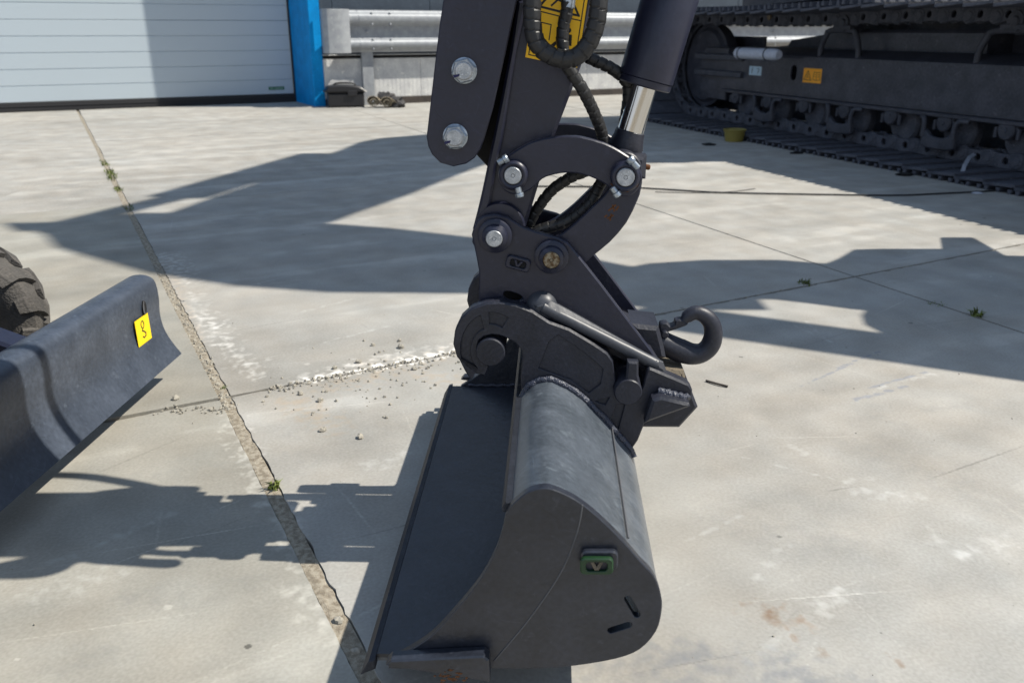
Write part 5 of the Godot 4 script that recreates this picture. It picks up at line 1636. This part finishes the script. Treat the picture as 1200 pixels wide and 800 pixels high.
# ------------------------------------------------------------------ small things lying about
func tuft(called: String, label: String, c: Vector3, r: float, h: float, n: int, long := 0.0, dir := Vector3.ZERO):
	var st := mb()
	for i in n:
		var a := rng.randf() * TAU
		var p := c + Vector3(cos(a), 0, sin(a)) * r * sqrt(rng.randf()) + dir * long * (rng.randf() - 0.5)
		p.y = -0.008
		var b := rng.randf() * TAU
		var out := Vector3(cos(b), 0, sin(b))
		var l := h * rng.randf_range(0.5, 1.1)
		var lean := rng.randf_range(0.3, 1.1)
		var w := out.cross(Vector3.UP) * h * rng.randf_range(0.05, 0.10)
		var m := p + Vector3.UP * l * 0.6 + out * l * 0.25 * lean
		var t := p + Vector3.UP * l * (1.0 - 0.35 * lean) + out * l * 0.8 * lean
		var nn := (out + Vector3.UP * 0.8).normalized()
		quad(st, p - w * 0.6, p + w * 0.6, m + w, m - w, nn, nn, nn, nn)
		tri(st, m - w, m + w, t, nn, nn, nn)
	var o := base(called, Vector3(c.x, 0, c.z))
	off = -o.position
	tag(o, label, "weed", "weeds in the slab joints")
	piece("leaves", st, M.grass, o)
	off = Vector3.ZERO

func build_small():
	off = Vector3.ZERO
	var ja := Vector3(-0.464, 0, -0.886)   # along the wide joint
	tuft("weed", "pale green weeds in the wide joint, farthest toward the garage door", Vector3(-2.60, 0, -5.50), 0.025, 0.032, 46, 0.25, ja)
	tuft("weed", "bright leafy weeds filling the wide joint, in the middle of its green stretch", Vector3(-2.34, 0, -5.01), 0.028, 0.036, 110, 0.42, ja)
	tuft("weed", "short green weed in the wide joint just where the long shadow begins", Vector3(-2.10, 0, -4.55), 0.024, 0.032, 44, 0.16, ja)
	tuft("weed", "small dark weed in the shaded part of the wide joint", Vector3(-1.83, 0, -4.03), 0.025, 0.03, 30, 0.12, ja)
	tuft("weed", "small yellow-green weed sprouting from the wide joint beside the bucket's shadow", Vector3(-0.445, 0, -1.40), 0.012, 0.032, 22)
	tuft("weed", "tiny weed beside the wide joint near the dozer blade's corner", Vector3(-0.69, 0, -1.87), 0.01, 0.016, 14)
	tuft("weed", "green grass tuft in the cross joint behind the lifting hook", Vector3(0.985, 0, -2.76), 0.022, 0.026, 60)
	tuft("weed", "low flat weed in the thin joint, between the grass tuft and the spiky tuft", Vector3(1.32, 0, -2.53), 0.03, 0.018, 40)
	tuft("weed", "spiky green tuft in the thin joint at the shadow's edge", Vector3(1.385, 0, -2.41), 0.016, 0.036, 34)
	# stones
	var where := [[-0.375, -2.157, 0.008], [-0.494, -1.83, 0.009], [-0.452, -1.924, 0.009], [-0.446, -1.991, 0.009], [-0.44, -1.791, 0.010], [-0.402, -1.636, 0.010], [-0.317, -1.604, 0.010], [-0.393, -2.032, 0.010], [-0.297, -2.138, 0.012], [-0.308, -2.191, 0.008], [-0.775, -1.80, 0.012], [-0.245, -1.985, 0.009], [-0.25, -1.02, 0.010], [-0.215, -0.955, 0.009]]
	var says := ["brown stone on the slab beyond the rubble heap", "pale stone beside the cross joint, nearest to the wide joint", "flat brown stone on the sandy patch left of the bucket", "brown stone at the edge of the white crumbled concrete", "white stone lying apart below the sandy patch", "dark stone lying by itself in front of the bucket's lip", "small dark stone closest to the bucket's shadow", "brown stone in the sandy patch under the crumbled edge", "rough brown stone near the bucket ear", "small stone on the slab behind the crumbled joint", "pale pebble under the end of the dozer blade", "small grey pebble by the bucket's far corner", "grey pebble on the sand of the wide joint, beyond the other pebble on the sand", "grey pebble on the sand of the wide joint, closest to the camera"]
	for i in where.size():
		var st := mb()
		var r: float = where[i][2] * 0.8
		lump(st, Vector3(0, r * 0.45, 0), Vector3(r, r * 0.7, r * 0.85), 0.7, i + 3, 6, 8)
		var o := piece("stone", st, M.stone, self)
		o.position = Vector3(where[i][0], -0.004 if i > 11 else 0.0, where[i][1])
		o.rotation.y = rng.randf() * TAU
		tag(o, says[i], "stone", "stones on the slabs")
	# loose crumbs, too many to count
	var lumps := mb()
	lump(lumps, Vector3.ZERO, Vector3(1, 0.7, 0.85), 0.8, 77, 4, 6)
	var mm := MultiMesh.new()
	mm.transform_format = MultiMesh.TRANSFORM_3D
	mm.mesh = lumps.commit()
	var spots := []
	for i in 330:   # rubble in the wide joint
		var z := -1.75 - 1.25 * pow(rng.randf(), 1.2)
		spots.append([Vector3(0.2843 + 0.524 * z + rng.randfn(0.0, 0.010), -0.004, z), rng.randf_range(0.0015, 0.0055)])
	for i in 420:
		var z := -0.6 - 4.6 * rng.randf()
		spots.append([Vector3(0.2843 + 0.524 * z + rng.randf_range(-0.016, 0.016), -0.006, z), rng.randf_range(0.001, 0.0035)])
	for i in 300:   # crumbled edge of the cross joint
		var x := -0.58 + 0.62 * rng.randf()
		spots.append([Vector3(x, 0.0, -2.1825 - 0.558 * x + absf(rng.randfn(0.0, 0.03)) - 0.015), rng.randf_range(0.0012, 0.0045)])
	for i in 120:
		spots.append([Vector3(-0.36 + rng.randfn(0, 0.10), 0.0, -1.92 + rng.randfn(0, 0.10)), rng.randf_range(0.001, 0.0045)])
	for i in 60:
		spots.append([Vector3(-0.80 + 0.17 * rng.randf(), 0.0, -1.745 + rng.randfn(0, 0.012)), rng.randf_range(0.001, 0.004)])
	for i in 60:
		spots.append([Vector3(rng.randf_range(-0.9, 1.2), 0.0, rng.randf_range(-2.6, -0.85)), rng.randf_range(0.0006, 0.002)])
	for i in 90:
		var x := 0.3 + 1.2 * rng.randf()
		spots.append([Vector3(x, -0.002, -2.1825 - 0.558 * x + rng.randfn(0, 0.008)), rng.randf_range(0.001, 0.004)])
	mm.instance_count = spots.size()
	for i in spots.size():
		mm.set_instance_transform(i, Transform3D(Basis(Vector3.UP, rng.randf() * TAU).scaled(Vector3.ONE * spots[i][1]), spots[i][0] + Vector3(0, spots[i][1] * 0.4, 0)))
	var gr := MultiMeshInstance3D.new()
	gr.name = "gravel"
	gr.multimesh = mm
	gr.material_override = M.stone
	tag(gr, "loose concrete crumbs along the joints", "", "", "stuff")
	add_child(gr, true)
	# cable lying across the slabs
	var st := mb()
	sweep(st, pts3([0.10, 0.006, -4.62, 0.55, 0.006, -4.60, 0.74, 0.006, -4.552, 1.05, 0.006, -4.44, 1.323, 0.006, -4.402, 1.65, 0.006, -4.37, 1.964, 0.006, -4.354, 2.2, 0.006, -4.40, 2.637, 0.006, -4.52, 3.2, 0.006, -4.8]), 0.0042, 8, 0.03)
	tag(piece("cable", st, M.rubber, self), "thin black cable lying across the slabs in front of the tracks", "cable")
	st = mb()
	sweep(st, pts3([0.75, 0.004, -4.46, 0.95, 0.004, -4.43, 1.15, 0.004, -4.47, 1.3, 0.004, -4.56]), 0.002, 6, 0.03)
	tag(piece("wire", st, M.rubber, self), "fine wire end lying beside the black cable", "wire")
	# twig
	st = mb()
	sweep(st, pts3([-0.022, 0.003, -0.022, 0.0, 0.004, 0.0, 0.022, 0.003, 0.014]), 0.0026, 6, 0.006)
	var tw := piece("twig", st, M.kick, self)
	tw.position = Vector3(0.492, 0, -1.885)
	tag(tw, "short brown twig on the slab right of the bucket", "twig")
	# yellow tub in front of the tracks
	var tub := base("plastic_tub", Vector3(1.70, 0, -6.66))
	tag(tub, "small dull yellow plastic tub standing before the tracks", "tub")
	st = mb()
	lathe(st, Transform3D(Basis(Vector3(1, 0, 0), Vector3(0, 0, -1), Vector3(0, 1, 0)), Vector3.ZERO), [0.0, 0.012, 0.060, 0.012, 0.080, 0.085, 0.084, 0.090, 0.088, 0.087, 0.085, 0.077, 0.080, 0.075, 0.066, 0.0, 0.0, 0.0], 28)
	piece("tub_wall", st, M.yellow, tub)
	st = mb()
	lump(st, Vector3(0, 0.072, 0), Vector3(0.066, 0.022, 0.066), 0.5, 9, 6, 12)
	piece("filling", st, M.yellow, tub)
	# wrapped roll lying on the track frame
	var roll := base("wrapped_roll", Vector3(2.18 + 0.334 * -1.40 + 0.943 * 0.2, 0.585, -5.51 + 0.943 * -1.40 - 0.334 * 0.2), deg_to_rad(-70.49))
	tag(roll, "white wrapped roll with two black ties on the track frame", "roll")
	st = mb()
	var rx := Transform3D(Basis(Vector3(0, 0, -1), Vector3(0, 1, 0), Vector3(1, 0, 0)), Vector3(0, 0.042, 0.02))
	lathe(st, rx, [0.0, -0.275, 0.036, -0.275, 0.042, -0.265, 0.043, -0.20, 0.042, 0.0, 0.043, 0.20, 0.041, 0.24, 0.030, 0.27, 0.0, 0.272], 22)
	piece("sleeve", st, M.white, roll)
	for x in [-0.215, 0.13]:
		st = mb()
		lathe(st, rx, [0.0435, x - 0.006, 0.0455, x - 0.005, 0.0455, x + 0.005, 0.0435, x + 0.006], 20)
		piece("tie", st, M.dark, roll)
	# white strap hanging from the track
	st = mb()
	var sp := [Vector3(3.00, 0.10, -5.40), Vector3(2.86, 0.105, -5.29), Vector3(2.70, 0.095, -5.10), Vector3(2.59, 0.07, -4.93), Vector3(2.50, 0.012, -4.775), Vector3(2.485, 0.004, -4.70)]
	for i in sp.size() - 1:
		var d: Vector3 = (sp[i + 1] - sp[i]).normalized()
		var w := d.cross(Vector3(0.2, 0.9, 0.4)).normalized() * 0.011
		var n := w.cross(d).normalized()
		box_strip(st, sp[i], sp[i + 1], w, n * 0.001)
	tag(piece("strap", st, M.white, self), "thin white strap lying over the track shoes to the ground", "strap")
	# litter in the shade of the tracks
	for v in [[1.456, -6.416, 0.035, "dark scrap on the ground left of the yellow tub"], [1.95, -5.95, 0.03, "dark scrap on the ground nearest the tracks"], [2.30, -5.02, 0.04, "long dark scrap on the ground in the tracks' shade"]]:
		st = mb()
		lump(st, Vector3(0, 0.006, 0), Vector3(v[2] * 1.5, 0.010, v[2] * 0.7), 0.9, int(v[2] * 1000), 5, 9)
		var o := piece("scrap", st, M.dark, self)
		o.position = Vector3(v[0], 0, v[1])
		tag(o, v[3], "scrap", "scraps on the ground")
	st = mb()
	lump(st, Vector3(0, 0.004, 0), Vector3(0.03, 0.006, 0.015), 0.7, 31, 5, 9)
	var chip := piece("chip", st, M.white, self)
	chip.position = Vector3(2.42, 0, -4.43)
	tag(chip, "small white chip on the ground at the shadow's edge near the tracks", "chip")
	# tool box and coiled strap before the barrier
	var wf := deg_to_rad(28)
	var wx := Vector3(cos(wf), 0, -sin(wf))
	var wz := Vector3(sin(wf), 0, cos(wf))
	var tb := base("tool_box", Vector3(-2.18, 0, -9.76) + wx * 0.30 + wz * 0.16, wf + deg_to_rad(-12))
	tag(tb, "black plastic tool box beside the blue door pillar", "tool box")
	st = mb()
	box(st, Vector3(-0.195, 0.0, -0.10), Vector3(0.195, 0.155, 0.10), 0.018)
	piece("tray", st, M.plastic, tb)
	st = mb()
	extrude(st, smooth2(pts2([-0.205, 0.157, 0.205, 0.157, 0.205, 0.185, 0.16, 0.215, 0.05, 0.232, -0.10, 0.235, -0.18, 0.222, -0.205, 0.19]), 3), -0.108, 0.108, 0.014)
	piece("lid", st, M.plastic, tb)
	st = mb()
	sweep(st, pts3([-0.12, 0.225, 0.0, -0.10, 0.248, 0.0, 0.0, 0.254, 0.0, 0.10, 0.244, 0.0, 0.12, 0.22, 0.0]), 0.009, 8, 0.01)
	piece("handle", st, M.plastic, tb)
	st = mb()
	box(st, Vector3(0.02, 0.12, 0.101), Vector3(0.12, 0.175, 0.116), 0.004)
	piece("latch", st, M.plastic, tb)
	var rp := Vector3(-2.18, 0, -9.76) + wx * 0.64 + wz * 0.42
	var coil := base("coiled_hose", rp)
	off = Vector3.ZERO
	tag(coil, "flat beige hose rolled up on the ground beside the black tool box", "hose")
	for v in [[-0.10, 0.06, 0.0, 0.058, M.rag], [0.05, 0.055, 0.03, 0.055, M.rag]]:
		st = mb()
		var sp3 := PackedVector3Array()
		for i in 60:
			var a := i * 0.34
			var rr: float = v[3] * (1.0 - i / 75.0)
			sp3.append(Vector3(v[0] + cos(a) * rr * 1.25, v[1] + sin(a) * rr, v[2] + 0.002 * sin(i)))
		for i in 59:
			var d := (sp3[i + 1] - sp3[i]).normalized()
			box_strip(st, sp3[i] - d * 0.002, sp3[i + 1] + d * 0.002, Vector3(0.0, 0.012 * sin(i * 0.2), 0.05), d.cross(Vector3(0, 0, 1)) * 0.0025)
		piece("coil", st, v[4], coil)
	st = mb()
	for i in 14:
		var a := Vector3(-0.02 + i * 0.014, 0.10 - 0.004 * absf(i - 5.0) - (0.010 * (i - 9) if i > 9 else 0.0), 0.02 * sin(i * 0.8))
		var b := Vector3(-0.02 + (i + 1) * 0.0145, 0.10 - 0.004 * absf(i - 4.0) - (0.010 * (i - 8) if i > 8 else 0.0), 0.02 * sin((i + 1) * 0.8))
		box_strip(st, a, b, Vector3(0.005, 0.012, 0.055), Vector3(0, 0.0025, 0))
	piece("loose_end", st, M.rag, coil)
	st = mb()
	lump(st, Vector3(0.03, 0.09, -0.06), Vector3(0.09, 0.075, 0.06), 0.9, 5, 9, 14)
	lump(st, Vector3(0.15, 0.05, -0.01), Vector3(0.085, 0.06, 0.07), 0.9, 8, 9, 14)
	tag(piece("cloth", st, M.rag_grey, self), "crumpled grey cloth on the rolled beige hose", "cloth")
	get_node("cloth").position = rp

func box_strip(st: SurfaceTool, a: Vector3, b: Vector3, w: Vector3, n: Vector3):
	var nn := n.normalized()
	var wn := w.normalized()
	flat_quad(st, a - w + n, a + w + n, b + w + n, b - w + n, nn)
	flat_quad(st, a - w - n, a + w - n, b + w - n, b - w - n, -nn)
	flat_quad(st, a + w - n, a + w + n, b + w + n, b + w - n, wn)
	flat_quad(st, a - w - n, a - w + n, b - w + n, b - w - n, -wn)
